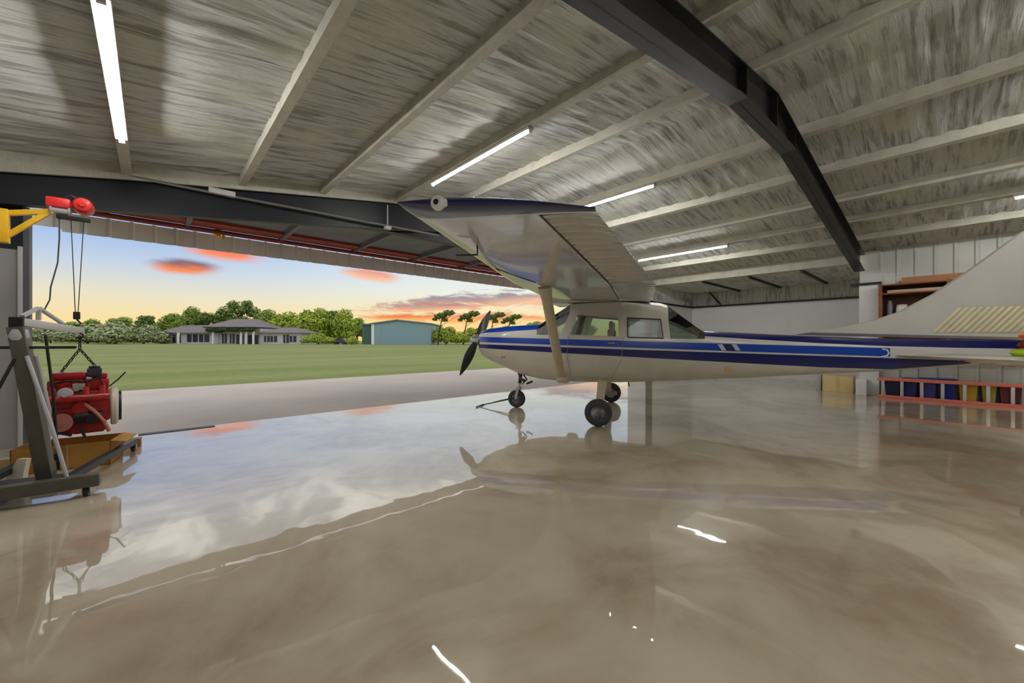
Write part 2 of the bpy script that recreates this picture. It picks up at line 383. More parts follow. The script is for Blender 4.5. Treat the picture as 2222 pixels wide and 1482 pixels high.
rf = rafter(1.50, [(XL + .02, 2.92), (4.7, 3.90), (6.6, 3.96), (XR - .18, 3.00)], 'black steel roof rafter bending at the ridge across the hangar ceiling', BLACKM)
rf.matrix_world = Matrix.Translation((RX, 1.5, 0)) @ Matrix.Rotation(R(-.8), 4, 'Z') @ Matrix.Translation((-RX, 0, 0))
rafter(YD - .14, [(XL + .02, 2.86), (1.84, 3.31), (RX, 3.86), (XR - .02, 2.9)], 'black steel end rafter above the open hangar door', NAVYBK, .12)
for i, x in enumerate([-.25, 1.04, 2.22, 3.63, 4.95, 6.9, 8.2, 9.45, 10.55, 11.7]):
    z = zp(x); sl = .143 if x < RX else -.143
    m = MB(); hw = .05
    m.poly([(x - hw, YB + .05, z - hw * sl), (x + hw, YB + .05, z + hw * sl), (x + hw - .01, YB + .05, z + .2), (x - hw + .01, YB + .05, z + .2)], axis=(0, YD - .27 - YB - .05, 0))
    o = m.build('roof_purlin', PURL, smooth=False)
    names = ['first from the left wall, carrying the tube light at upper left', 'second from the left wall', 'third from the left wall', 'fourth from the left wall, above the wing tip', 'just left of the roof ridge',
             'just right of the roof ridge', 'second right of the ridge', 'third right of the ridge', 'fourth right of the ridge', 'last before the right wall']
    tag(o, 'foam-coated roof purlin, ' + names[i], 'purlin', 'roof purlins')
# tube lights, 2.4 m, under the purlins
LIGHTN = {(0, 0): 'long glowing tube light on the leftmost purlin, upper left', (1, 0): 'glowing tube light on the ceiling above the wing tip', (2, 0): 'glowing tube light ending behind the trailing edge of the wing tip', (3, 0): 'farthest glowing tube light, low on the right roof slope by the side bay',
          (3, 1): 'glowing tube light just entering at the right edge of the picture'}
proto = None
def tube_light(x, y0, lab):
    sl = math.atan(.143 if x < RX else -.143)
    t = thing('tube_light', (x, y0, zp(x) - .005), 0, lab, 'light', 'ceiling tube lights'); t.rotation_euler = (0, -sl, 0)
    MB().box(-.05, .05, 0, 2.45, -.036, 0, .006).build('housing', PURL, t)
    MB().tube([(0, .02, -.05), (0, 2.43, -.05)], .0125, 10).build('tube', TUBEM, t)
    for yy in (.0, 2.42): MB().box(-.025, .025, yy, yy + .03, -.072, -.03, .004).build('end_cap', TRIMW, t)
for i, x in enumerate((-.25, 3.63, 6.9, 10.55)):
    for j, y0 in enumerate((3.62, -3.2)):
        tube_light(x, y0, LIGHTN.get((i, j), 'tube light on the near half of the ceiling, ' + ('over the left wall side', 'left of the ridge', 'right of the ridge', '')[i]))
# ------------------------------------------------------------------ the lifted hangar door
d = thing('hangar_door', (0, YD + .12, 3.62), 0, 'lifted hangar door leaf hanging out over the opening, with rust red tube and white edge', 'door')
x0, x1, Dp = -1.5, 12.6, 2.85
MB().box(x0, x1, 0, Dp, .14, .20).build('leaf_panel', LEAF_UNDER, d, smooth=False)
for i in range(9): MB().box(x0 + .3 + i * 1.7, x0 + .38 + i * 1.7, .05, Dp, .04, .14).build('leaf_rib', LEAF_UNDER, d, smooth=False)
MB().tube([(x0 + .1, Dp - .10, .03), (x1, Dp - .10, .03)], .05, 12).build('edge_tube', RUST, d)
MB().box(x0 + .1, x1, Dp - .6, Dp - .12, .08, .14).build('edge_rail', RUST, d, smooth=False)
MB().box(x0, x1, .02, .14, -.05, .14).build('hinge_beam', NAVYBK, d, smooth=False)
m = MB(); rows = [[], []]; x = x0
while x < x1:
    for dx, dy in ((0, 0), (.2, 0), (.23, .03), (.27, .03), (.30, 0)):
        lo = -.36 if x > x0 + .2 else -.30
        rows[0].append((x + dx, Dp + dy, lo + (.012 if dy else 0))); rows[1].append((x + dx, Dp + dy, -.02 + (.02 if dy else 0)))
    x += .32
m.grid(rows); o = m.build('corrugated_edge', STRIP, d, smooth=False); sm = o.modifiers.new('thickness', 'SOLIDIFY'); sm.thickness = .012
MB().box(1.0, 1.1, Dp - .12, Dp - .04, -.06, .1, .01).box(1.12, 1.17, Dp - .1, Dp - .05, -.1, .06, .01).build('latch', YEL, d)
# pipe along the door head, with its hanger
t = thing('conduit_pipe', (0, 0, 0), 0, 'thin grey pipe running along under the door head left of the wing tip', 'pipe')
MB().tube([(-.22, YD - .24, 3.53), (.6, YD - .26, 3.53), (2.2, YD - .26, 3.56), (4.6, YD - .26, 3.60)], .022, 10).build('pipe', STEEL, t)
MB().tube([(3.42, YD - .27, 3.98), (3.42, YD - .27, 3.52)], .012, 8).box(3.36, 3.48, YD - .32, YD - .22, 3.50, 3.56, .01).build('hanger', TRIMW, t)
MB().box(.62, .95, YD - .3, YD - .2, 3.52, 3.6, .01).build('junction_box', TRIMW, t)
# ------------------------------------------------------------------ ground outside
gz = lambda Y: .0068 * max(0., Y - 14.75)
m = MB(); ys = [14.74, 16, 18, 22, 28, 36, 50, 70, 90, 120, 170, 260]; xs = [-200, -120, -60, -20, 0, 20, 60, 120, 200, 300]
m.grid([[(x, y, gz(y) if y > 14.8 else -.01) for x in xs] for y in ys]); struct(m.build('lawn_ground', GRASS))
struct(MB().box(-200, 300, -60, 7.6, -.4, -.27).build('ground_below', GRASS, smooth=False))
def fpt(u, d):                                            # point at forward distance d on picture column u, on the ground
    p = FW * d + RT * ((u - CX) / FPX * d); return Vector((p.x, p.y, gz(p.y)))
FACE = TH - R(90)
# ------------------------------------------------------------------ trees
def crown_mesh(name, blobs, nleaf, size, m, seed):
    rnd = random.Random(seed); b = bmesh.new()
    tot = sum(r ** 2 for *_, r in blobs)
    for (cx, cy, cz, r) in blobs:
        for _ in range(int(nleaf * r * r / tot)):
            v = Vector((rnd.gauss(0, 1), rnd.gauss(0, 1), rnd.gauss(0, 1))).normalized()
            p = Vector((cx, cy, cz)) + Vector((v.x, v.y, v.z * .8)) * r * (rnd.random() ** .3) * (1 + .25 * noise.noise(v * 2.5 + Vector((seed, 0, 0))))
            n = (v + Vector((rnd.uniform(-.8, .8), rnd.uniform(-.8, .8), rnd.uniform(-.3, .9)))).normalized()
            a = n.orthogonal().normalized(); c = n.cross(a); s = size * rnd.uniform(.6, 1.3); an = rnd.random() * 6.28
            a, c = a * math.cos(an) + c * math.sin(an), c * math.cos(an) - a * math.sin(an)
            f = b.faces.new([b.verts.new(p + q) for q in (a * s, c * s * .55, -a * s, -c * s * .55)])
    me = bpy.data.meshes.new(name); b.to_mesh(me); b.free(); me.materials.append(m); return me
def trunk_mesh(name, h, r, branches, seed, bend=0.):
    rnd = random.Random(seed); m = MB()
    m.tube([(0, 0, -.3), (bend * .2, 0, h * .35), (bend * .6, 0, h * .7), (bend, 0, h)], [r * 1.3, r, r * .75, r * .4], 8)
    for i in range(branches):
        a = rnd.random() * 6.28; z = h * rnd.uniform(.45, .9); L = h * rnd.uniform(.25, .45)
        m.tube([(bend * z / h, 0, z), (bend + math.cos(a) * L * .6, math.sin(a) * L * .6, z + L * .5), (bend + math.cos(a) * L, math.sin(a) * L, z + L * .8)], [r * .4, r * .25, r * .1], 6)
    o = m.build('tmp', BARK); me = o.data; bpy.data.objects.remove(o); me.name = name; return me
TREES = {
 'round': (crown_mesh('round_crown', [(0, 0, 7, 3.2), (2.4, .5, 6, 2.4), (-2.5, .3, 5.8, 2.5), (.5, -1, 9, 2.1), (-1.2, 1, 8.4, 1.9), (1.8, -1.2, 4.2, 2.0), (-2, -1.2, 4, 1.9)], 3800, .34, LEAFM[1], 1), trunk_mesh('round_trunk', 7, .3, 6, 1)),
 'spread': (crown_mesh('spreading_crown', [(0, 0, 9, 2.2), (3, .4, 8.4, 1.9), (-3.2, .3, 8.1, 1.9), (1.4, -.5, 10.4, 1.4), (-1.6, .6, 10, 1.5), (4.6, 0, 7, 1.4), (-4.6, 0, 6.8, 1.4), (0, 0, 5.6, 2.2), (2.4, 0, 5, 2), (-2.4, 0, 5, 2)], 3400, .34, LEAFM[0], 2), trunk_mesh('spreading_trunk', 8.5, .34, 9, 2)),
 'bright': (crown_mesh('bright_crown', [(0, 0, 5.4, 3.3), (2.8, .4, 5, 2.6), (-2.8, .3, 5.2, 2.6), (.8, -.6, 7.8, 2.1), (-1.9, .4, 7.3, 1.8), (0, 0, 3, 3), (3, 0, 2.8, 2.2), (-3, 0, 2.8, 2.2)], 4200, .34, LEAFM[3], 3), trunk_mesh('bright_trunk', 6, .3, 5, 3)),
 'bush': (crown_mesh('bush_crown', [(0, 0, 1.5, 1.8), (1.8, .2, 1.3, 1.5), (-1.9, 0, 1.4, 1.5), (.6, 0, 2.7, 1.2), (-1.2, 0, 2.4, 1.1)], 2400, .24, LEAFM[2], 4), trunk_mesh('bush_trunk', 2, .1, 4, 4)),
 'wind': (crown_mesh('windswept_crown', [(1.2, 0, 8.6, 1.2), (2.4, 0, 9.2, 1.1), (0, 0, 8.2, .9), (3.4, 0, 9.3, .8), (1.6, .3, 7.3, .8), (-.8, .3, 7.4, .6)], 1000, .28, LEAFM[0], 5), trunk_mesh('windswept_trunk', 8.4, .16, 4, 5, 1.2)),
 'hedge': (crown_mesh('hedge_crown', [(0, 0, 2, 2.2), (2.4, .2, 1.8, 2.0), (-2.4, 0, 2, 2.0), (1, 0, 3.4, 1.4), (-1.3, 0, 3.3, 1.4), (4, 0, 1.6, 1.6), (-4, 0, 1.7, 1.6)], 3200, .28, LEAFM[3], 6), trunk_mesh('hedge_trunk', 3, .12, 5, 6)),
}
def tree(kind, u, dist, hpx, lab, rz=0., wx=1., cat='tree', group='trees beyond the lawn', dz=0.):
    """hpx: picture height of its top above the ground line"""
    hh = {'round': 11.0, 'spread': 11.8, 'bright': 9.9, 'bush': 3.9, 'wind': 10.2, 'hedge': 4.8}[kind]
    p = fpt(u, dist); s = hpx * dist / FPX / hh
    t = thing({'bush': 'shrub', 'hedge': 'shrub'}.get(kind, 'tree'), p, FACE + rz, lab, cat, group); t.scale = (s * wx, s * wx, s)
    for nm, me in zip(('crown', 'trunk'), TREES[kind]):
        o = bpy.data.objects.new(nm, me); COL.objects.link(o); o.parent = t
g1 = 'trees behind the house'
tree('round', 200, 150, 50, 'small distant tree left of the treeline, behind the hanging hoist cables', .5, 1.2)
tree('round', 262, 140, 56, 'green tree in the left treeline above the grey bushes', 1.3, 1.3)
tree('spread', 318, 135, 60, 'bushy tree in the left treeline, nearest left of the house', 2.0, 1.2)
tree('round', 372, 130, 66, 'dark green tree rising over the left end of the house roof', 2.9, 1.2)
tree('round', 418, 128, 80, 'tall rounded tree over the left wing of the house', .2, .9, group=g1)
tree('spread', 452, 126, 68, 'low spreading tree between the tall trees over the left wing of the house', 3.3, 1., group=g1)
tree('spread', 522, 122, 96, 'tallest spreading tree directly behind the raised middle roof of the house', .9, 1., group=g1)
tree('round', 575, 124, 76, 'tree filling in behind the right side of the raised middle roof', 1.9, 1., group=g1)
tree('bright', 622, 120, 72, 'yellow-green tree behind the right wing of the house', .4, 1., group=g1)
tree('bright', 685, 112, 82, 'big yellow-green tree right of the house', 1.2, 1.1)
tree('bright', 745, 114, 80, 'yellow-green tree next to the metal barn', 2.4, 1.0)
tree('round', 655, 125, 66, 'darker tree peeping between the two big yellow-green trees', 2.2, 1.1)
tree('bush', 110, 100, 42, 'grey-green bush at the far left, behind the engine crane boom', .3, 1.3, 'shrub', 'bushes along the left edge of the lawn')
tree('bush', 190, 92, 46, 'grey-green bush just right of the hanging hoist cables', 1.3, 1.5, 'shrub', 'bushes along the left edge of the lawn')
tree('bush', 250, 88, 52, 'large grey-green bush midway along the left lawn edge', 2.3, 1.5, 'shrub', 'bushes along the left edge of the lawn')
tree('bush', 312, 92, 44, 'grey-green bush beside the left end of the house', .8, 1.4, 'shrub', 'bushes along the left edge of the lawn')
tree('hedge', 968, 104, 42, 'bright green shrub just right of the metal barn', .1, 1., 'shrub', 'shrubs between the barn and the airplane nose')
tree('hedge', 1035, 108, 40, 'bright green shrub behind the propeller', .1, 1.1, 'shrub', 'shrubs between the barn and the airplane nose')
tree('hedge', 1110, 108, 44, 'bright green shrub behind the engine cowling', 3.0, 1.1, 'shrub', 'shrubs between the barn and the airplane nose')
tree('hedge', 1190, 110, 44, 'bright green shrub seen past the airplane windshield', 1.0, 1.1, 'shrub', 'shrubs between the barn and the airplane nose')
tree('wind', 950, 100, 76, 'windswept tree nearest the metal barn', 0, 1.2, group='windswept trees')
tree('wind', 1005, 104, 74, 'windswept tree left of the propeller', 0, 1.2, group='windswept trees')
tree('wind', 1062, 104, 72, 'windswept tree behind the upper propeller blade', 0.2, 1.2, group='windswept trees')
tree('wind', 1098, 110, 66, 'windswept tree above the engine cowling', -.2, 1.3, group='windswept trees')
tree('round', 1260, 115, 60, 'dark tree seen through the airplane cabin windows', 0, 1.4)
tree('round', 1160, 118, 52, 'dark tree behind the windshield and the wing strut', 1, 1.2)
tree('round', 150, 160, 44, 'small far tree showing through behind the hoist cables at left', 1.9, 1.5)
tree('spread', 715, 128, 74, 'tree in the gap between the big yellow-green tree and the barn', 1.4, 1.1)
tree('round', 775, 126, 58, 'dark tree touching the left edge of the barn roof', 2.6, 1.1)
tree('round', 600, 135, 62, 'tree half hidden behind the right wing of the house', .6, 1.3, group=g1)
tree('round', 490, 135, 70, 'dark tree peeping left of the raised middle roof', 2.1, 1.2, group=g1)
tree('hedge', 690, 96, 26, 'low bright shrub under the trees right of the house', .5, 1.2, 'shrub', 'low shrubs between house and barn')
tree('hedge', 765, 94, 20, 'low bright shrub at the left foot of the barn', 1.5, 1.0, 'shrub', 'low shrubs between house and barn')
# ------------------------------------------------------------------ house and barn, about a hundred metres away
hd = 95.; K = FPX / hd
hp = fpt(490, hd); hp.z = .35
h = thing('house', hp, FACE, 'long single-storey house with raised middle roof across the lawn', 'house')
px = lambda u: (u - 490) / K
pz = lambda v: H + (CY - v) / FPX * hd - .35
def hip(x0, x1, y0, y1, z0, z1, inset):
    m = MB(); ym = (y0 + y1) / 2
    a = [m.b.verts.new(p) for p in ((x0, y0, z0), (x1, y0, z0), (x1, y1, z0), (x0, y1, z0))]; r = [m.b.verts.new(p) for p in ((x0 + inset, ym, z1), (x1 - inset, ym, z1))]
    for f in ((a[0], a[1], r[1], r[0]), (a[1], a[2], r[1]), (a[2], a[3], r[0], r[1]), (a[3], a[0], r[0]), (a[3], a[2], a[1], a[0])): m.b.faces.new(f)
    return m
MB().box(px(342), px(470), .6, 9, 0, pz(722)).build('wall', HWALL, h, smooth=False)
MB().box(px(470), px(560), 0.8, 10, 0, pz(712)).build('wall', HWALL, h, smooth=False)
MB().box(px(560), px(650), .6, 9, 0, pz(722)).build('wall', HWALL, h, smooth=False)
hip(px(334), px(480), -.4, 9.6, pz(722), pz(704), 4).build('roof', HROOF, h, smooth=False)
hip(px(556), px(658), -.4, 9.6, pz(722), pz(709), 4).build('roof', HROOF, h, smooth=False)
hip(px(446), px(563), -1.6, 10.6, pz(710), pz(690), 3.6).build('roof', HROOF, h, smooth=False)
MB().box(px(450), px(560), -1.4, .8, pz(712), pz(709)).build('porch_soffit', HDARK, h, smooth=False)  # coloured dark to stand for the deep shade under the eave
def hwin(u0, u1, v0, v1, y):
    w = MB().box(px(u0), px(u1), y - .1, y + .05, pz(v1), pz(v0)); o = w.build('window', HDARK, h, smooth=False)
    MB().box(px((u0 + u1) / 2) - .06, px((u0 + u1) / 2) + .06, y - .14, y - .08, pz(v1), pz(v0)).build('mullion', HTRIM, o, smooth=False)
for a in ((370, 388, 726, 744), (402, 425, 725, 742), (428, 450, 725, 742), (477, 487, 724, 745), (494, 504, 724, 745), (508, 524, 726, 746), (570, 582, 729, 742), (584, 598, 729, 742), (612, 624, 726, 744), (626, 640, 729, 742)):
    hwin(*a, .6 if not 465 < a[0] < 560 else .8)
for u in (352, 395, 530, 541, 556, 470): MB().box(px(u) - .18, px(u) + .18, -1.2, -.9, 0, pz(714 if 465 < u < 560 else 722)).build('porch_post', HTRIM, h, smooth=False)
MB().box(px(530), px(556), .5, .78, 0, pz(727)).build('front_door', HDARK, h, smooth=False)
MB().box(px(330), px(656), -1.6, .6, -.6, .12).build('terrace', HWALL, h, smooth=False)
cm = crown_mesh('creeper_leaves', [(px(u), -1.5 + .2 * math.sin(u), pz(716), .6) for u in range(462, 562, 8)], 1500, .2, mat('creeper_green', (62, 84, 44), .85, var=.3), 12)
cp_ = bpy.data.objects.new('creeper', cm); COL.objects.link(cp_); cp_.location = hp; cp_.rotation_euler = (0, 0, FACE); tag(cp_, 'dark green creeper hanging under the raised middle roof of the house', 'creeper')
bd = 100.; K2 = FPX / bd; bp_ = fpt(856, bd); bp_.z = .55
b = thing('barn', bp_, FACE, 'blue-grey metal barn right of the trees across the lawn', 'barn')
bx = lambda u: (u - 856) / K2
bz = lambda v: H + (CY - v) / FPX * bd - .55
xa, xb = bx(806), bx(934); ea, ap = bz(703), bz(695.5); xm = bx(862)
MB().poly([(xa, 0, -.3), (xb, 0, -.3), (xb, 0, ea), (xm, 0, ap), (xa, 0, ea)], axis=(0, 16, 0)).build('gable_wall', BARNW, b, smooth=False)
MB().box(bx(779), xa, 2, 15, -.3, bz(704)).build('side_wing', BARND, b, smooth=False)
MB().poly([(xa - .4, -.4, ea - .05), (xm, -.4, ap + .02), (xb + .4, -.4, ea - .05), (xb + .4, -.4, ea + .2), (xm, -.4, ap + .28), (xa - .4, -.4, ea + .2)], axis=(0, 16.8, 0)).build('roof', BARNR, b, smooth=False)
MB().poly([(bx(778), 1.6, bz(704)), (xa, 1.6, bz(704)), (xa, 1.6, bz(704) + .35), (bx(778), 1.6, bz(704) + .25)], axis=(0, 13.6, 0)).build('wing_roof', BARNR, b, smooth=False)
MB().box(bx(826), bx(930), -.12, .02, -.3, bz(711)).build('big_door', mat('barn_door', (132, 160, 172), .5), b, smooth=False)
MB().box(bx(806), bx(812), -.1, .02, -.3, bz(703)).build('corner_trim', HTRIM, b, smooth=False)
c_ = thing('car', fpt(739, 98), FACE, 'small dark car parked under the trees left of the barn', 'car')
MB().box(-1.7, 1.7, -.85, .85, .35, .95, .12).build('body', mat('car_paint', (40, 46, 84), .3, coat=.5), c_)
m = MB(); m.poly([(-1.2, -.75, .93), (1.3, -.75, .93), (.8, -.7, 1.5), (-.7, -.7, 1.5)], axis=(0, 1.45, 0)); m.build('cabin', HDARK, c_)
for sx in (-1.05, 1.05):
    for sy in (-.8, .7): MB().lathe([(.34, 0), (.34, .12)], 'Y', (sx, sy, .34), 14).build('wheel', RUB, c_)
# ------------------------------------------------------------------ the airplane (x forward, y to its left, z up)
PT, PH = Vector((6.175, 4.213, 0)), R(119.33)
P = thing('airplane', PT, PH, 'white and blue high-wing single-engine airplane parked in the hangar', 'airplane')
nB = lambda x: 1.062 + .0480 * x; nT = lambda x: 1.178 + .0300 * x; bB = lambda x: 1.212 + .0330 * x; bT = lambda x: 1.322 + .0290 * x
# stations: x low, x high, bottom z, half width, sill z, (row8 y,z), (row9 y,z), top z
ST = [
 (2.40, 2.40, 1.08, .30, 1.405, (.27, 1.435), (.15, 1.48), 1.495),
 (2.34, 2.34, 1.01, .38, 1.415, (.35, 1.455), (.20, 1.52), 1.535),
 (2.20, 2.20, .93, .43, 1.42, (.405, 1.47), (.25, 1.55), 1.57),
 (1.90, 1.90, .80, .47, 1.42, (.445, 1.48), (.27, 1.58), 1.60),
 (1.55, 1.55, .66, .50, 1.42, (.475, 1.50), (.29, 1.60), 1.62),
 (1.18, 1.18, .59, .52, 1.42, (.495, 1.515), (.30, 1.61), 1.63),
 (.74, .58, .56, .53, 1.42, (.50, 1.80), (.42, 1.96), 2.00),
 (.585, .44, .56, .53, 1.415, (.50, 1.78), (.42, 1.97), 2.02),
 (.18, .12, .56, .53, 1.395, (.495, 1.745), (.42, 1.98), 2.04),
 (-.265, -.255, .57, .52, 1.375, (.485, 1.715), (.42, 1.98), 2.04),
 (-.41, -.40, .58, .51, 1.37, (.48, 1.70), (.42, 1.97), 2.03),
 (-.97, -.93, .61, .48, 1.35, (.45, 1.665), (.38, 1.90), 1.98),
 (-1.08, -1.05, .62, .475, 1.345, (.44, 1.655), (.36, 1.86), 1.94),
 (-1.60, -1.60, .66, .44, 1.34, (.40, 1.385), (.24, 1.465), 1.49),
 (-2.3, -2.3, .71, .37, 1.30, (.335, 1.335), (.20, 1.415), 1.44),
 (-3.2, -3.2, .79, .28, 1.25, (.255, 1.275), (.15, 1.36), 1.385),
 (-4.1, -4.1, .86, .19, 1.212, (.175, 1.23), (.10, 1.32), 1.345),
 (-4.9, -4.9, .94, .11, 1.19, (.10, 1.21), (.06, 1.31), 1.33),
 (-5.6, -5.6, 1.02, .05, 1.18, (.045, 1.20), (.03, 1.30), 1.32)]
def section(s):
    xl, xh, zb, w, zs, r8, r9, zt = s; x = xl
    a, b_, c, d_ = nB(x), nT(x), bB(x), bT(x); a = max(a, zb + .03 * 1); d_ = min(d_, zs - .01); c = min(c, d_ - .01); b_ = min(b_, c - .004)
    lowf = max(.05, a - zb)
    pts = [(xl, 0, zb), (xl, w * .52, zb + .03 * lowf), (xl, w * .80, zb + .20 * lowf), (xl, w * .95, zb + .55 * lowf), (xl, w * .99, a), (xl, w, b_), (xl, w, c), (xl, w * .995, d_), (xl, w * .975, zs), (xh, r8[0], r8[1]), (xh, r9[0], r9[1]), (xh, 0, zt)]
    return pts
secs = [section(s) for s in ST]
NR = len(secs[0])
def full(pts): return pts + [(x, -y, z) for x, y, z in pts[-2:0:-1]]
rows = [full(s) for s in secs]; NC = len(rows[0])
# columns j: 0-3 belly, 4 navy, 5 white line, 6 blue, 7 white, 8 window band, 9 shoulder, 10 roof  (mirrored after)
mirror = lambda j: j if j <= 10 else NC - 1 - j
WIN = {'windshield': (5, (8, 9, 10)), 'door_w': (7, (8,)), 'door_w2': (8, (8,)), 'rear_w': (10, (8,)), 'back': (12, (8, 9, 10))}
holes = {(i, j) for i, js in WIN.values() for j in js}
def fmat(i, j):
    j = mirror(j)
    if j <= 3: return 1
    if j == 4: return 2
    if j == 6: return 3 if i < 17 and ST[i][0] > -3.3 or i == 15 else 0
    if i <= 4: return 3 if j >= 9 else (0)
    if i >= 13 and j >= 9: return 2
    return 0
m = MB()
vv = [[m.b.verts.new(p) for p in r] for r in rows]
for i in range(len(vv) - 1):
    for j in range(NC):
        if (i, mirror(j)) in holes: continue
        f = m.b.faces.new((vv[i][j], vv[i][(j + 1) % NC], vv[i + 1][(j + 1) % NC], vv[i + 1][j])); f.material_index = fmat(i, j)
m.b.faces.new(vv[0]); fe = m.b.faces.new(vv[-1][::-1])
fus = m.build('fuselage', [WHITE, BEIGE, NAVY, BLUE], P, ang=50)
def pane(name, cells, sides=(1, -1), mtl=GLASS, parent=None, inset=.004):
    for s in sides:
        q = MB()
        for i, j in cells:
            c = [secs[i][j], secs[i][j + 1], secs[i + 1][j + 1], secs[i + 1][j]]
            q.b.faces.new([q.b.verts.new((x, s * (y - inset), z)) for x, y, z in c])
        q.build(name, mtl, parent or P)
q = MB()
for s in (1, -1):
    for j in (8, 9, 10):
        c = [secs[5][j], secs[5][j + 1], secs[6][j + 1], secs[6][j]]; q.b.faces.new([q.b.verts.new((x, s * y, z)) for x, y, z in c])
tag(q.build('windshield', GLASS, P), 'green-tinted windshield')
q = MB()
for s in (1, -1):
    for j in (8, 9, 10):
        c = [secs[12][j], secs[12][j + 1], secs[13][j + 1], secs[13][j]]; q.b.faces.new([q.b.verts.new((x, s * y, z)) for x, y, z in c])
q.build('rear_window', GLASS, P)
pane('door_window', [(7, 8), (8, 8)]); pane('side_window', [(10, 8)], mtl=GLASSD)
# window frames
def frame(cells_i0, cells_i1, name):
    for s in (1, -1):
        q = MB(); a, b_ = secs[cells_i0], secs[cells_i1]
        cs = [Vector((x, s * (y + .004), z)) for x, y, z in (a[8], a[9], b_[9], b_[8])]
        q.tube(cs + [cs[0]], .011, 6); q.build(name, BLACK if name == 'side_window_frame' else WHITE, P)
frame(7, 9, 'door_window_frame'); frame(10, 11, 'side_window_frame')
# door seam and door
for s in (1, -1):
    q = MB(); ln = [(.60, .555, 1.40), (.62, .55, 1.0), (.55, .50, .68), (-.15, .50, .68), (-.31, .535, 1.0), (-.335, .535, 1.37)]
    q.tube([(x, s * (min(y, .531)), z) for x, y, z in ln], .004, 5); q.build('door_seam', mat('seam_grey', (150, 146, 138), .6), P)
    MB().box(-.2, -.08, s * .53 - .012, s * .53 + .012, 1.26, 1.285, .004).build('door_handle', STEEL, P)
# cabin interior
MB().box(-.95, 1.05, -.36, .36, .69, .72).build('cabin_floor', INTR, P, smooth=False)
MB().box(1.05, 1.14, -.44, .44, 1.05, 1.56, .03).build('instrument_panel', BLACK, P)
for sx in (.12, -.72):
    for sy in (.22, -.22):
        q = MB().box(sx - .2, sx + .24, sy - .19, sy + .19, .95, 1.07, .04).box(sx - .28, sx - .18, sy - .18, sy + .18, 1.0, 1.52, .04).box(sx - .27, sx - .20, sy - .10, sy + .10, 1.50, 1.66, .03)
        q.box(sx - .17, sx + .2, sy - .15, sy + .15, .70, .95); q.build('seat', SEATM, P)
for s in (.22, -.22):
    MB().tube([(1.06, s, 1.28), (.9, s, 1.30)], .012, 8).tube([(.88, s - .15, 1.40), (.88, s - .15, 1.28), (.88, s + .15, 1.28), (.88, s + .15, 1.40)], .012, 8).build('control_yoke', BLACK, P)
# stripe emblem
for s in (1, -1):
    q = MB()
    for k, dx in enumerate((0, .10, .20)):
        q.b.faces.new([q.b.verts.new((-1.78 - dx - a, s * (yw + .004), z)) for a, z, yw in ((0, bT(-1.9) - .01, .425), (.07, bT(-1.9) - .01, .418), (.13, bB(-1.9) + .01, .412), (.06, bB(-1.9) + .01, .42))]).material_index = (k == 1)
    q.build('stripe_emblem', [mat('emblem_silver', (190, 192, 204), .4), BLACK], P, smooth=False, recalc=False)
    MB().box(-1.98, -1.90, s * .40, s * .408, .83, .90, .003).build('belly_decal', mat('faint_orange_decal', (206, 160, 120), .6), P)
    MB().tube([(-4.00, s * .197, 1.19), (-4.06, s * .198, 1.175), (-4.08, s * .198, 1.13), (-4.06, s * .198, 1.09), (-3.98, s * .205, 1.07)], .012, 6).build('stripe_end_mark', mat('emblem_pale', (200, 215, 240), .4), P)
# nose: spinner, propeller, intakes, exhaust
MB().lathe([(.125, 2.42), (.122, 2.50), (.11, 2.58), (.08, 2.66), (.04, 2.71), (.006, 2.73)], 'X', (0, 0, 1.33), 24).build('spinner', mat('spinner_silver', (190, 190, 190), .25, .6), P)
def blade(sgn):
    q = MB(); rows_ = []; ang = math.atan2(-.64, .76); L = 1.02
    dv = Vector((0, math.cos(ang), math.sin(ang))) * sgn; tv = Vector((0, -dv.z, dv.y))
    for i in range(13):
        t_ = i / 12; r = .10 + (L - .10) * t_; ch = (.05 + .13 * math.sin(math.pi * min(1, t_ * .9 + .12))) * (1 if t_ < .93 else (.75 if t_ < .99 else .35)); tw = R(62 - 44 * t_)
        cv = tv * math.cos(tw) * sgn + Vector((1, 0, 0)) * math.sin(tw); nv = dv.cross(cv)
        c = Vector((2.58, 0, 1.33)) + dv * r; th = .022 * (1 - .75 * t_)
        rows_.append([c + cv * ch / 2 * math.cos(k * math.pi / 4) + nv * th * math.sin(k * math.pi / 4) for k in range(8)])
    vs_ = q.grid(rows_, closed=True); q.b.faces.new(vs_[-1]); q.build('propeller_blade', mat('prop_black', (26, 28, 30), .4), P)
blade(1); blade(-1)
for s in (.23, -.23): MB().lathe([(.085, 2.36), (.085, 2.408)], 'X', (0, s, 1.28), 18).build('air_intake', BLACK, P)
MB().lathe([(.045, 2.36), (.05, 2.41)], 'X', (0, 0, 1.13), 16).build('landing_light', mat('lamp_lens', (220, 220, 215), .15), P)
MB().tube([(1.62, .18, .72), (1.58, .18, .58), (1.5, .18, .54)], .03, 10).build('exhaust_pipe', mat('exhaust_brown', (90, 76, 64), .5, .6), P)
for i in range(4): MB().box(1.80 + i * .05, 1.825 + i * .05, .455, .475, .99, 1.0 + .02).build('cowl_louver', mat('louver_grey', (130, 128, 122), .6), P) if i < 2 else None
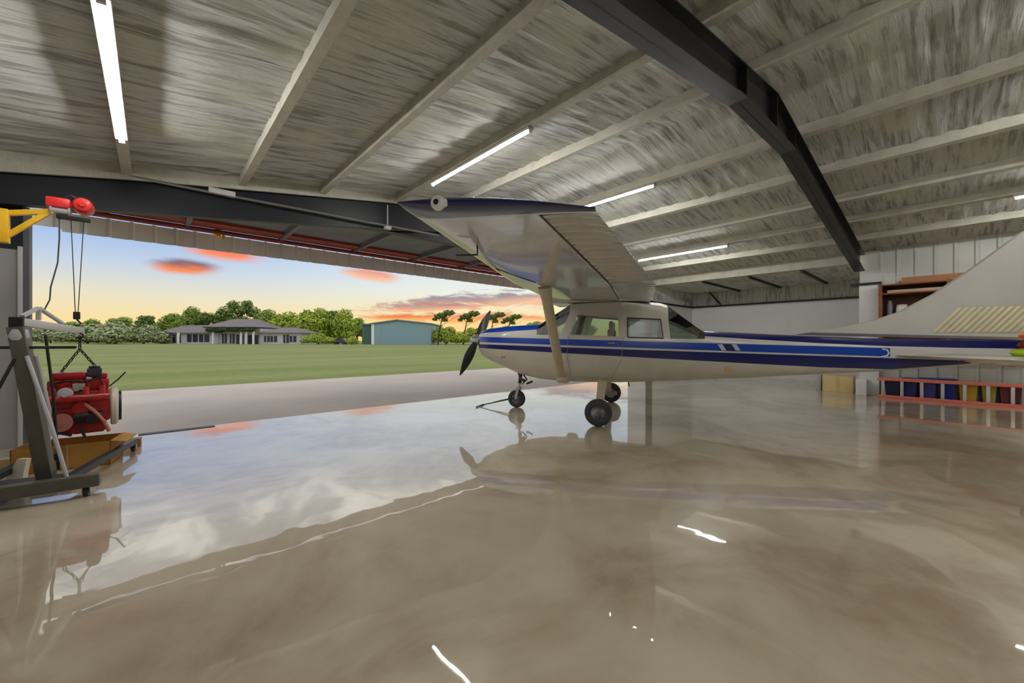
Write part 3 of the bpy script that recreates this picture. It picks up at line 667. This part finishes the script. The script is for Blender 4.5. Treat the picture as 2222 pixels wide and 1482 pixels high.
# wing
zc = lambda y: 2.05
def le(y): y = abs(y); return 1.02 if y < 2.4 else 1.02 - (y - 2.4) * .108
def te(y): y = abs(y); return -.80 if y < 2.4 else -.80 + (y - 2.4) * .138
def hinge(y): return le(y) + (te(y) - le(y)) * .70
def airfoil(y, x, up):
    c = le(y) - te(y); t = max(0., min(1., (le(y) - x) / c)); tk = .125 if abs(y) < 2.4 else .125 - .03 * (abs(y) - 2.4) / 3
    th = 5 * tk * c * (.2969 * math.sqrt(t) - .126 * t - .3516 * t * t + .2843 * t ** 3 - .1015 * t ** 4)
    cam = .022 * c * 4 * t * (1 - t)
    return zc(y) + .074 * (x - .15) + cam + (th if up else -th * .82)
def wing_rows(ys, f0, f1, n, rib=0., seg=None):
    out = []
    for y in ys:
        fr = [f0 + (f1 - f0) * k / n for k in range(n + 1)]
        if f0 == 0: fr = [(f ** 1.6) * (1 / f1 ** .6) if f < f1 else f1 for f in fr]
        xs_ = [le(y) + (te(y) - le(y)) * f for f in fr]; lo, hi = [], []
        for k, x in enumerate(xs_):
            rr = 0.
            if rib and 0 < k < n: rr = rib * (abs(math.sin(y * math.pi / .165)) ** 1.5 - 1) * (1 if k < n - 1 else .5)
            lo.append((x, y, airfoil(y, x, False) - rr)); hi.append((x, y, airfoil(y, x, True) + rr * .3))
        out.append(lo + hi[::-1])
    return out
def solid(rows_, name, mtl, ang=40):
    q = MB(); vs_ = q.grid(rows_, closed=True); q.b.faces.new(vs_[0][::-1]); q.b.faces.new(vs_[-1]); return q.build(name, mtl, P, ang=ang)
lins = lambda a, b_, n: [a + (b_ - a) * k / n for k in range(n + 1)]
for s in (1, -1):
    solid(wing_rows([s * y for y in lins(.40, 2.4, 8) + lins(2.5, 5.25, 12)], 0, .705, 18), 'wing', ALU)
    solid(wing_rows([s * y for y in lins(2.62, 5.22, 260)], .722, 1, 6, .042), 'aileron', RIBW)
    solid(wing_rows([s * y for y in lins(.56, 2.58, 140)], .722, 1, 6, .008), 'flap', RIBW)
    # tip fairing, navy, rounded
    tr = []
    base_ = wing_rows([s * 5.25], 0, 1.0, 20)[0]
    for k in range(9):
        a = k / 8; sq = max(.10, math.cos(a * math.pi / 2) ** .8); row = []
        for (x, _, z) in base_:
            t_ = max(0., min(1., (le(5.25) - x) / (le(5.25) - te(5.25)))); ext = .05 + .20 * (1 - t_) ** .7
            zz = zc(5.25) + .012 + .074 * (x - .15)
            row.append((x - .02 * a * (1 - t_) ** 4, s * (5.25 + ext * math.sin(a * math.pi / 2)), zz + (z - zz) * sq))
        tr.append(row)
    q = MB(); vs_ = q.grid(tr, closed=True, mi=lambda i, j: 1 if (i == 0) else 0); q.b.faces.new(vs_[-1]); tip = q.build('wing_tip', [TIPN, WHITE], P)
    # round light on the tip end
    lx = .45; ly = s * 5.480; lz = zc(5.25) + .032
    ln = MB().lathe([(.042, -.03 * s), (.041, -.008 * s), (.032, .004 * s)], 'Y', (lx, ly, lz), 22).lathe([(.026, -.03 * s), (.022, -.012 * s)], 'Y', (lx - .034, ly, lz), 16).build('tip_light', mat('lens_white', (235, 235, 225), .2), tip)
    MB().lathe([(.02, -.004 * s), (.015, .009 * s)], 'Y', (lx, ly, lz), 14).build('bulb', BLACK, ln)
    # black strip painting the shade in the hinge gap
    q = MB(); q.grid([[(hinge(y * s) - .02, s * y, airfoil(y, hinge(y), False) + .012) for y in lins(.56, 5.22, 16)], [(hinge(y * s) + .02, s * y, airfoil(y, hinge(y), False) + .012) for y in lins(.56, 5.22, 16)]]); q.build('hinge_gap_shade', BLACK, P)
    # strut
    q = MB(); a, b_ = Vector((.72, .50 * s, .63)), Vector((.56, 2.45 * s, zc(2.45) - .05)); dvec = (b_ - a); rws = []
    for k in range(11):
        t_ = k / 10; c = a + dvec * t_; wdt = .075 if .06 < t_ < .94 else .095; sd = Vector((0, -dvec.z, dvec.y)).normalized()
        rws.append([c + Vector((1, 0, 0)) * wdt * math.cos(g * math.pi / 6) + sd * .026 * math.sin(g * math.pi / 6) for g in range(12)])
    vs_ = q.grid(rws, closed=True); q.b.faces.new(vs_[0][::-1]); q.b.faces.new(vs_[-1]); st = q.build('wing_strut', TAN, P)
    MB().lathe([(.10, -.05), (.12, 0), (.10, .05), (.03, .08)], 'Z', (.70, .50 * s, .62), 16).build('strut_fairing', TAN, st)
MB().box(-.78, .98, -.45, .45, 1.99, 2.16, .05).build('wing_center', WHITE, P)
# pitot tube under the left wing
zq = airfoil(4.6, .58, False)
MB().tube([(.58, 4.6, zq + .02), (.58, 4.6, zq - .07), (.76, 4.6, zq - .06)], .008, 8).build('pitot_tube', DARK, P)
MB().tube([(.80, 3.6, airfoil(3.6, .80, False)), (.68, 3.1, airfoil(3.1, .68, False)), (.6, 2.75, airfoil(2.75, .6, False))], .008, 6).build('stall_vent', DARK, P)
# tail
fin = [(-2.95, 1.405), (-3.45, 1.50), (-3.9, 1.60), (-4.25, 1.73), (-4.67, 1.99), (-5.08, 2.31), (-5.60, 2.76), (-5.72, 2.86), (-6.5, 2.86), (-6.2, 2.2), (-5.9, 1.31)]
def foil_plate(poly, t0, t1, name, mtl):
    q = MB(); n = len(poly); zmax = max(z for x, z in poly); zmin = min(z for x, z in poly)
    cxm = sum(x for x, z in poly) / n; czm = sum(z for x, z in poly) / n
    inner = [(cxm + (x - cxm) * .90, czm + (z - czm) * .94) for x, z in poly]
    e = [q.b.verts.new((x, 0, z)) for x, z in poly]
    sides = []
    for s in (1, -1):
        sides.append([q.b.verts.new((x, s * (t0 + (t1 - t0) * (z - zmin) / (zmax - zmin)), z)) for x, z in inner])
    for s, sd in enumerate(sides):
        q.b.faces.new(sd if s == 0 else sd[::-1])
        for k in range(n): q.b.faces.new((e[k], e[(k + 1) % n], sd[(k + 1) % n], sd[k]))
    return q.build(name, mtl, P)
foil_plate(fin, .06, .035, 'fin', WHITE)
q = MB()                                                   # ribbed cream skin on the lower fin
for s in (1, -1):
    rws = []
    for k in range(141):
        f = k / 140; xb_ = -4.64 - f * 1.1; rr = .012 * (abs(math.sin(f * math.pi * 14)) ** 2)
        rws.append([(xb_ - g * .30, s * (.064 + rr * (1 if 0 < g < 1 else .3) - .006 * g), 1.43 + g * .36) for g in (0, .06, .5, .94, 1)])
    q.grid(rws)
q.build('ribbed_panel', CREAMRIB, P)
for s in (1, -1):
    for nm, x0_, x1_, tz, mt in (('tailplane', -4.15, -4.82, 1.10, WHITE), ('elevator', -4.84, -5.26, 1.10, RIBW)):
        rws = []
        for k in range(9):
            y = .06 + 1.68 * k / 8; f = (y - .06) / 1.68; xa_ = x0_ - .26 * f * (nm == 'tailplane'); xb_ = x1_
            dz = 0 if nm == 'tailplane' else -.13; th = .045 * (1 - .35 * f) * (.55 if k == 8 else 1)
            lead, tail = (.5, .75) if nm == 'tailplane' else (.75, .1)
            rws.append([(xa_, s * y, tz), (xa_ + (xb_ - xa_) * .12, s * y, tz + th * lead + dz * .1), (xa_ + (xb_ - xa_) * .5, s * y, tz + th * .9 + dz * .5), (xb_, s * y, tz + th * tail + dz), (xb_, s * y, tz - th * tail + dz), (xa_ + (xb_ - xa_) * .5, s * y, tz - th * .9 + dz * .5), (xa_ + (xb_ - xa_) * .12, s * y, tz - th * lead + dz * .1)])
        q = MB(); vs_ = q.grid(rws, closed=True); q.b.faces.new(vs_[0][::-1]); q.b.faces.new(vs_[-1]); q.build(nm, mt, P)
# landing gear
def wheel(c, r, w, name, par):
    q = MB(); q.lathe([(r * .52, -w * .40), (r * .70, -w * .5), (r * .92, -w * .42), (r, -w * .18), (r, w * .18), (r * .92, w * .42), (r * .70, w * .5), (r * .52, w * .40)], 'Y', c, 40); o = q.build(name, RUB, par)
    hb = MB().lathe([(r * .54, -w * .40), (r * .50, -w * .30), (r * .22, -w * .32), (r * .2, -w * .42), (r * .2, w * .42), (r * .22, w * .32), (r * .50, w * .30), (r * .54, w * .40)], 'Y', c, 28).build('hub', HUB, o)
    q = MB()
    for k in range(6):
        a = k * math.pi / 3; q.lathe([(.010, -w * .40), (.010, w * .40)], 'Y', (c[0] + math.cos(a) * r * .34, c[1], c[2] + math.sin(a) * r * .34), 8)
    q.build('hub_bolts', BLACK, o); return o
for s in (1, -1):
    leg = MB(); rws = []
    for k in range(9):
        t_ = k / 8; c = Vector((.02, s * (.34 + .80 * t_), .64 - .40 * t_ - .06 * math.sin(t_ * math.pi)))
        w_, h_ = .085 - .035 * t_, .022
        rws.append([c + Vector((w_ * a, 0, h_ * b_)) for a, b_ in ((-1, -.4), (-.6, -1), (.6, -1), (1, -.4), (1, .4), (.6, 1), (-.6, 1), (-1, .4))])
    vs_ = leg.grid(rws, closed=True); leg.b.faces.new(vs_[0][::-1]); leg.b.faces.new(vs_[-1]); leg.build('main_gear_leg', TAN, P)
    wheel((0, s * 1.27, .208), .208, .16, 'main_wheel', P)
    MB().lathe([(.10, 0), (.10, .02)], 'Y', (0, s * 1.27 - s * .10 - (.01), .208), 20).box(-.14, -.05, s * 1.155 - .02, s * 1.155 + .02, .17, .25, .008).build('brake', STEEL, P)
wheel((1.72, 0, .172), .172, .13, 'nose_wheel', P)
q = MB().tube([(1.62, 0, .74), (1.66, 0, .48)], .035, 12); q.build('oleo_strut', DARK, P)
q = MB().tube([(1.655, 0, .5), (1.67, 0, .40)], .022, 10).box(1.63, 1.71, -.09, .09, .37, .41, .008)
for s in (1, -1): q.bar((1.67, s * .08, .39), (1.72, s * .08, .172), .05, .016)
q.build('nose_fork', LGREY, P)
MB().bar((1.60, .03, .46), (1.50, .03, .56), .03, .02).bar((1.50, .03, .56), (1.58, .03, .66), .03, .02).tube([(1.52, -.02, .47), (1.40, -.02, .52)], .02, 8).build('torque_link', DARK, P)
MB().tube([(-.4, .1, .60), (-.42, .1, .50)], .012, 6).build('belly_drain', DARK, P)
# tow bar lying from the nose wheel to the floor
tb = thing('tow_bar', PT, PH, 'thin black tow bar lying on the floor in front of the nose wheel', 'tow bar')
MB().tube([(1.74, .10, .19), (2.05, .10, .115), (2.45, .13, .016)], .011, 8).tube([(1.74, -.10, .19), (2.05, .0, .12), (2.25, .10, .066)], .009, 8).build('rod', BLACK, tb)
MB().tube([(2.45, -.06, .014), (2.45, .32, .014)], .012, 8).build('handle', BLACK, tb)
# cloth bundle on the tail plane
cb = thing('cloth_bundle', P.matrix_world.to_translation(), 0, 'orange, maroon and lime cloth bundle resting on the tail plane', 'cloth')
cb.location = PT; cb.rotation_euler = (0, 0, PH)
def lump(c, rx, ry, rz, seed):
    q = MB(); g = bmesh.ops.create_icosphere(q.b, subdivisions=3, radius=1)
    for v in g['verts']:
        k = 1 + .22 * noise.noise(v.co * 2.2 + Vector((seed, 0, 0))); v.co = Vector((c[0] + v.co.x * rx * k, c[1] + v.co.y * ry * k, max(c[2] - rz * .92, c[2] + v.co.z * rz * k)))
    return q
lump((-4.97, 1.25, 1.165), .22, .20, .075, 1).build('lime_fold', LIME, cb); lump((-4.99, 1.25, 1.27), .18, .17, .075, 2).build('maroon_fold', CRED, cb); lump((-4.99, 1.25, 1.36), .18, .15, .05, 3).build('orange_fold', ORANGE, cb)
# ------------------------------------------------------------------ engine crane at the left
cr = thing('engine_crane', (-.72, 5.12, 0), R(-12), 'grey folding engine crane standing by the left door jamb', 'crane')
def cbox(name, m_, mtl=OLIVE): return m_.build(name, mtl, cr)
cbox('base_crossbar', MB().bar((-.62, -.30, .13), (.44, -.17, .13), .10, .10, bev=.006))
cbox('base_plate', MB().box(-.35, .14, -.2, .16, .10, .135, .004), DARK)
cbox('leg', MB().bar((.18, -.1, .12), (.26, 1.50, .11), .06, .06, bev=.005), DARK)
cbox('leg', MB().bar((-.36, -.1, .12), (-.42, 1.50, .11), .06, .06, bev=.005), DARK)
cbox('mast', MB().bar((.06, .02, .13), (-.10, .0, 1.42), .095, .095, bev=.006))
cbox('mast_head', MB().box(-.135, -.055, -.045, .045, 1.40, 1.50, .008), BLACK)
cbox('mast_collar', MB().lathe([(.05, 1.31), (.062, 1.34), (.05, 1.40)], 'Z', (-.095, 0, 0), 18), LGREY)
cbox('boom', MB().bar((-.08, -.02, 1.46), (-.08, 1.14, 1.415), .055, .065, bev=.005), LGREY)
cbox('boom_gusset', MB().bar((-.09, .04, 1.51), (-.09, .30, 1.60), .03, .02).bar((-.09, .30, 1.60), (-.085, .72, 1.48), .03, .02).bar((-.09, .30, 1.60), (-.09, .30, 1.49), .03, .02), LGREY)
cbox('ram', MB().tube([(-.02, .06, 1.18), (.0, .20, .70), (.02, .12, .17)], [.016, .024, .024], 10), LGREY)
cbox('brace', MB().tube([(-.03, -.05, 1.18), (.13, -.12, .62), (.24, -.17, .17)], .014, 8), LGREY)
cbox('brace', MB().tube([(-.10, -.04, 1.16), (-.42, -.15, .17)], .012, 8), DARK)
cbox('pump_post', MB().tube([(-.02, .22, 1.36), (.03, .22, .80), (.06, .22, .16)], .011, 8), BLACK)
cbox('pump_handle', MB().tube([(-.55, .0, 1.25), (.24, .0, 1.25)], .012, 8), BLACK)
def caster(x, y):
    q = MB().lathe([(.038, -.016), (.040, 0), (.038, .016)], 'X', (x, y, .04), 18); o = q.build('caster', DARK, cr)
    MB().box(x - .026, x - .020, y - .02, y + .02, .03, .085).box(x + .020, x + .026, y - .02, y + .02, .03, .085).box(x - .026, x + .026, y - .02, y + .02, .078, .088).build('caster_fork', STEEL, o)
for c in ((.36, -.18), (-.58, -.295), (.26, 1.46), (-.42, 1.46)): caster(*c)
# chain sling and engine
EX, EY = -.56, 6.12
ch = thing('lifting_chain', (EX, EY, 1.02), 0, 'black lifting chain sling between the crane boom and the red engine', 'chain')
def chain(a, b_):
    q = MB(); a, b_ = Vector(a), Vector(b_); n = max(2, int((b_ - a).length / .035)); dv = (b_ - a).normalized(); sv = dv.orthogonal().normalized()
    for k in range(n):
        c = a + (b_ - a) * (k + .5) / n; s2 = sv if k % 2 else dv.cross(sv)
        q.tube([c + dv * .022 * math.cos(g * math.pi / 4) + s2 * .011 * math.sin(g * math.pi / 4) for g in range(9)], .005, 5, False)
    return q
chain((0, 0, .34), (0, 0, .20)).build('upper_chain', BLACK, ch); chain((0, 0, .20), (-.13, 0, -.035)).build('sling_leg', BLACK, ch); chain((0, 0, .20), (.15, .02, -.05)).build('sling_leg', BLACK, ch)
MB().tube([(0, 0, .37), (.022, 0, .35), (.022, 0, .325), (0, 0, .31), (-.018, 0, .325)], .008, 8).build('hook', BLACK, ch)
en = thing('engine', (EX, EY, .345), R(3), 'red painted piston engine hanging from the crane chain', 'engine')
en.scale = (.90, .86, .94)
E_ = lambda nm, m_, mt=RED: m_.build(nm, mt, en)
E_('engine_block', MB().box(-.25, .25, -.20, .20, .13, .48, .03).box(-.22, .22, -.22, .22, .17, .30, .02))
E_('cylinder_head', MB().box(-.24, .24, -.17, .17, .48, .60, .025))
E_('valve_cover', MB().box(-.22, .06, -.13, .13, .60, .68, .035).box(.09, .23, -.11, .11, .60, .66, .03))
E_('oil_pan', MB().box(-.23, .22, -.15, .15, .015, .13, .03).box(-.05, .20, -.12, .12, .0, .05, .015))
q = MB()
for k in range(4): q.tube([(-.19 + k * .125, -.17, .53), (-.19 + k * .125, -.26, .50), (-.19 + k * .125, -.28, .42)], .028, 10)
q.tube([(-.24, -.28, .41), (.24, -.28, .41)], .04, 12); E_('intake_manifold', q)
E_('crank_pulley', MB().lathe([(.09, -.30), (.095, -.28), (.08, -.27), (.095, -.26), (.09, -.24)], 'Y', (-.13, 0, .16), 24).lathe([(.03, -.31), (.03, -.2)], 'Y', (-.13, 0, .16), 12), mat('engine_pink_grey', (190, 120, 112), .4, .3))
E_('water_pump', MB().lathe([(.07, -.27), (.075, -.22), (.05, -.19)], 'Y', (.02, 0, .30), 20))
E_('alternator', MB().lathe([(.055, -.30), (.065, -.28), (.065, -.22), (.05, -.20)], 'Y', (-.10, 0, .46), 20).lathe([(.03, -.33), (.03, -.29)], 'Y', (-.10, 0, .46), 12), LGREY)
E_('oil_filter', MB().lathe([(.045, -.34), (.05, -.33), (.05, -.22)], 'Y', (.10, 0, .18), 20), BLACK)
E_('starter_motor', MB().lathe([(.045, -.20), (.05, -.19), (.05, .02), (.04, .03)], 'X', (.16, -.25, .20), 18), BLACK)
E_('coolant_hose', MB().tube([(.05, -.26, .34), (.12, -.30, .26), (.20, -.30, .14), (.24, -.27, .02)], .018, 10), mat('hose_pink', (196, 120, 104), .5))
E_('flywheel_housing', MB().lathe([(.20, .25), (.215, .265), (.215, .30), (.19, .32)], 'X', (0, 0, .27), 30), mat('housing_cream', (214, 206, 188), .5))
E_('flywheel', MB().lathe([(.17, .32), (.17, .345)], 'X', (0, 0, .27), 30), BLACK)
E_('wiring', MB().tube([(-.2, -.2, .56), (-.1, -.24, .6), (.05, -.2, .58), (.18, -.22, .62)], .012, 8).tube([(.24, -.05, .5), (.32, -.05, .58), (.38, -.08, .66)], .008, 6), BLACK)
E_('carburetor', MB().box(.06, .18, -.15, -.02, .62, .72, .015).lathe([(.04, .70), (.05, .74)], 'Z', (.12, -.085, 0), 14), DARK)
E_('magneto', MB().lathe([(.04, -.235), (.045, -.22), (.045, -.17)], 'Y', (-.02, 0, .52), 14).box(.0, .05, -.24, -.19, .49, .56, .008), mat('magneto_grey', (170, 166, 160), .45, .4))
q = MB()
for k in range(7): q.lathe([(.012, -.232), (.012, -.195)], 'Y', (-.21 + k * .07, 0, .145 + .02 * (k % 2)), 8)
for k in range(4): q.tube([(-.2 + k * .12, -.18, .60), (-.18 + k * .12, -.25, .58), (-.15 + k * .12, -.23, .40), (-.1 + k * .09, -.21, .36)], .007, 6)
E_('fuel_lines', q, BLACK)
E_('mount_bracket', MB().box(-.265, -.24, -.22, .22, .2, .44, .006).bar((-.2, -.24, .08), (-.05, -.27, .02), .03, .03).bar((.0, -.22, .12), (.05, -.26, -.02), .025, .025), DARK)
# cardboard box under the engine
bx_ = thing('cardboard_box', (-.62, 6.22, 0), R(-10), 'open brown cardboard box on the floor under the hanging engine', 'box')
MB().box(-.36, .34, -.22, .22, .0, .012).box(-.36, .34, -.22, -.212, 0, .25).box(-.36, .34, .212, .22, 0, .25).box(-.36, -.352, -.22, .22, 0, .25).box(.332, .34, -.22, .22, 0, .25).build('carton', CARD, bx_, smooth=False)
MB().poly([(.34, -.22, .25), (.34, .22, .25), (.46, .20, .22), (.46, -.20, .22)], axis=(0, 0, .006)).build('flap', CARD, bx_, smooth=False)
MB().box(.02, .03, -.226, -.22, 0, .25).build('tape_seam', WOODL, bx_, smooth=False)
MB().lathe([(.03, -.24), (.032, -.222)], 'Y', (-.05, 0, .14), 14).build('hand_hole', BLACK, bx_)
tag(MB().box(-.17, .17, -.05, .05, 0, .09, .006).build('wooden_block', WOODL), 'pale wooden block on the floor behind the crane base at the left edge', 'block').location = (-1.05, 6.55, 0)
o = MB().poly([(-.1, 0, 0), (.06, 0, 0), (.10, 0, .22), (.02, 0, .22)], axis=(0, .04, 0)).build('wooden_wedge', mat('pale_ply', (226, 220, 200), .7), smooth=False); o.location = (-.93, 5.75, 0); o.rotation_euler = (0, 0, R(-40)); tag(o, 'whitish plywood wedge leaning on end beside the crane mast', 'wedge')
o = MB().box(-.14, .14, -.07, .07, .0, .10, .006).build('wooden_beam', mat('orange_timber', (176, 112, 50), .6, var=.2)); o.location = (-.24, 6.78, 0); o.rotation_euler = (0, 0, R(-4)); tag(o, 'short orange-brown timber beam on the floor to the right of the cardboard box', 'beam')
# ------------------------------------------------------------------ yellow bracket and red electric hoist
ya = thing('hoist_bracket', (-1.10, 6.1, 2.25), 0, 'yellow triangular hoist bracket sticking out from the left door post', 'bracket')
MB().box(-.10, .08, -.05, .05, .0, .32, .006).build('wall_plate', YEL, ya)
MB().bar((.0, 0, .27), (.36, 0, .37), .05, .05, bev=.004).build('arm', YEL, ya)
MB().bar((.02, 0, .02), (.32, 0, .345), .045, .045, bev=.004).build('diagonal_strut', YEL, ya)
tag(MB().box(-1.36, -1.17, 6.02, 6.18, 0, 3.2).build('steel_post', BLACKM, smooth=False), 'black steel post at the left wall carrying the yellow bracket', 'post')
ho = thing('electric_hoist', (-.62, 6.1, 2.60), 0, 'red electric hoist on the tip of the yellow bracket', 'hoist')
MB().lathe([(.03, -.12), (.062, -.115), (.075, -.09), (.078, .06), (.06, .10)], 'Y', (.09, 0, .11), 26).lathe([(.025, -.135), (.03, -.115)], 'Y', (.09, 0, .11), 14).build('motor', REDM, ho)
MB().box(-.17, .0, -.06, .06, .06, .16, .02).build('gearbox', REDM, ho)
MB().lathe([(.055, -.14), (.055, -.13), (.04, -.125), (.04, -.02), (.055, -.015), (.055, 0)], 'X', (0, 0, .04), 22).build('rope_drum', LGREY, ho)
MB().box(-.10, .14, -.025, .025, -.045, -.005, .006).build('limit_switch', BLACK, ho)
MB().tube([(.03, 0, .19), (.0, 0, .21), (-.04, 0, .18)], .01, 8).build('lifting_eye', DARK, ho)
ca = thing('hoist_cable', (-.62, 6.1, 2.56), 0, 'twin hoist wire rope and hook hanging down beside the crane boom', 'cable')
MB().tube([(-.0, 0, 0), (.03, 0, -.95)], .004, 6).tube([(.09, 0, 0), (.05, 0, -.95)], .004, 6).build('rope', DARK, ca)
MB().box(.015, .065, -.02, .02, -1.03, -.95, .008).tube([(.04, 0, -1.03), (.07, 0, -1.07), (.05, 0, -1.10), (.02, 0, -1.08)], .008, 8).build('hook_block', BLACK, ca)
pc = MB().tube([(-.70, 6.1, 2.56), (-.70, 6.1, 2.35), (-.71, 6.09, 2.1), (-.755, 6.08, 1.85), (-.76, 6.07, 1.72), (-.80, 6.06, 1.60)], .006, 8).build('control_cord', mat('cord_grey', (70, 70, 84), .6))
tag(pc, 'grey control cord dangling left of the hoist wire ropes', 'cord')
# ------------------------------------------------------------------ right wall: shelf, totes, ladder, boxes
sh = thing('wooden_shelf', (XR - .27, -.03, 0), 0, 'tall brown wooden shelf unit against the ribbed right wall behind the tail fin', 'shelf')
for yy in (1.04, -.02, -1.06):
    MB().box(-.24, .24, yy - .03, yy + .03, 1.025, 2.62).build('upright', WOOD, sh, smooth=False)
for zz in (1.05, 1.80, 2.40, 2.60): MB().box(-.25, .25, -1.1, 1.08, zz - .025, zz).build('shelf_board', WOOD, sh, smooth=False)
MB().box(.225, .245, -1.1, 1.08, 1.05, 2.6).build('back_panel', mat('dark_wood', (82, 50, 32), .7), sh, smooth=False)
tag(MB().box(XR - .50, XR - .06, -1.0, .66, 2.602, 2.73, .004).build('cardboard_carton', mat('flat_carton', (168, 118, 78), .8)), 'long flat brown carton lying on top of the wooden shelf', 'box')
tag(MB().box(XR - .46, XR - .12, -.2, .90, 2.402, 2.47, .02).build('folded_tarp', mat('tarp_pink', (206, 170, 146), .8)), 'folded pinkish tarp on the upper board of the wooden shelf', 'tarp')
jt = thing('white_canister', (XR - .34, .66, 1.80), 0, 'white canister with pale lid on the middle board of the wooden shelf', 'canister')
MB().lathe([(.09, 0), (.10, .01), (.10, .26), (.085, .30)], 'Z', (0, 0, 0), 24).build('body', LINER, jt); MB().lathe([(.09, .30), (.09, .33), (.07, .34)], 'Z', (0, 0, 0), 24).build('lid', mat('lid_pink', (220, 190, 170), .5), jt)
tag(MB().lathe([(.05, 0), (.05, .35), (.03, .40), (.03, .44)], 'Z', (0, 0, 0), 18).build('grey_bottle', mat('bottle_grey', (110, 116, 120), .4)), 'tall grey bottle left of the white canister on the wooden shelf', 'bottle').location = (XR - .34, .86, 1.80)
tag(MB().box(-.14, .14, -.16, .16, 0, .22, .01).build('dark_toolbox', BLACK), 'black toolbox right of the white canister on the wooden shelf', 'toolbox').location = (XR - .34, .36, 1.80)
def tote(y, w, h_, mtl, lab, name='storage_tote', cat='tote'):
    t = thing(name, (XR - .20, y + .1, 0), 0, lab, cat, 'bins behind the ladder')
    q = MB(); a, b_ = w / 2 - .03, w / 2
    rws = [[(-.14, -a, 0), (.14, -a, 0), (.14, a, 0), (-.14, a, 0)], [(-.16, -b_, h_), (.16, -b_, h_), (.16, b_, h_), (-.16, b_, h_)]]
    vs_ = q.grid(rws, closed=True); q.b.faces.new(vs_[0][::-1]); q.b.faces.new(vs_[1]); q.build('body', mtl, t, smooth=False)
    MB().box(-.175, .175, -b_ - .015, b_ + .015, h_, h_ + .03, .006).build('lid', mtl, t)
GB = mat('grey_blue_bin', (100, 106, 130), .5)
tote(.72, .26, .42, TOTE2, 'navy storage tote nearest the white pier behind the ladder')
tote(.44, .24, .44, mat('dark_blue_tote', (36, 36, 96), .5), 'dark blue storage tote, second from the white pier')
tote(.16, .26, .46, mat('violet_blue_tote', (60, 56, 130), .5), 'violet-blue storage tote, third from the white pier')
tote(-.12, .26, .46, TOTE, 'bright blue storage tote in the middle of the row behind the ladder')
tote(-.42, .26, .40, YBOX, 'yellow bin just right of the bright blue tote', 'storage_bin', 'bin')
tote(-.70, .20, .40, mat('olive_yellow_bin', (170, 150, 70), .6), 'olive-yellow bin behind the ladder toward the right edge', 'storage_bin', 'bin')
tote(-.97, .28, .40, MAROON, 'maroon crate behind the ladder at the right edge', 'storage_crate', 'crate')
ld = thing('ladder', (XR - .42, 1.06, 0), R(0), 'orange fibreglass extension ladder lying on its edge along the right wall', 'ladder')
MB().box(-.03, .03, -3.9, 0, .0, .07, .006).build('bottom_rail', FIBRE, ld); MB().box(-.03, .03, -3.9, 0, .40, .47, .006).build('top_rail', FIBRE, ld)
for k in range(12): MB().box(-.022, .022, -.12 - k * .31, -.065 - k * .31, .06, .41, .006).build('rung', ALUM, ld)
bb = thing('cream_box', (XR + .30, 1.86, 0), 0, 'cream cardboard box on the floor in front of the white pier', 'box')
MB().box(-.2, .2, -.30, .30, 0, .42, .006).build('carton', CREAMBOX, bb); MB().box(-.205, .205, -.03, .03, .0, .424).build('tape', mat('tape_tan', (206, 178, 120), .5), bb)
tag(MB().box(-.1, .1, -.10, .10, 0, .40, .01).build('white_carton', LINER), 'white carton standing between the cream box and the ladder', 'box').location = (XR - .12 - .12, 1.36, 0)
tag(MB().box(-.1, .1, -.05, .05, 0, .42, .005).build('grey_board', GREYW), 'narrow grey board standing at the left side of the cream box', 'board').location = (XR + .35, 2.28, 0)
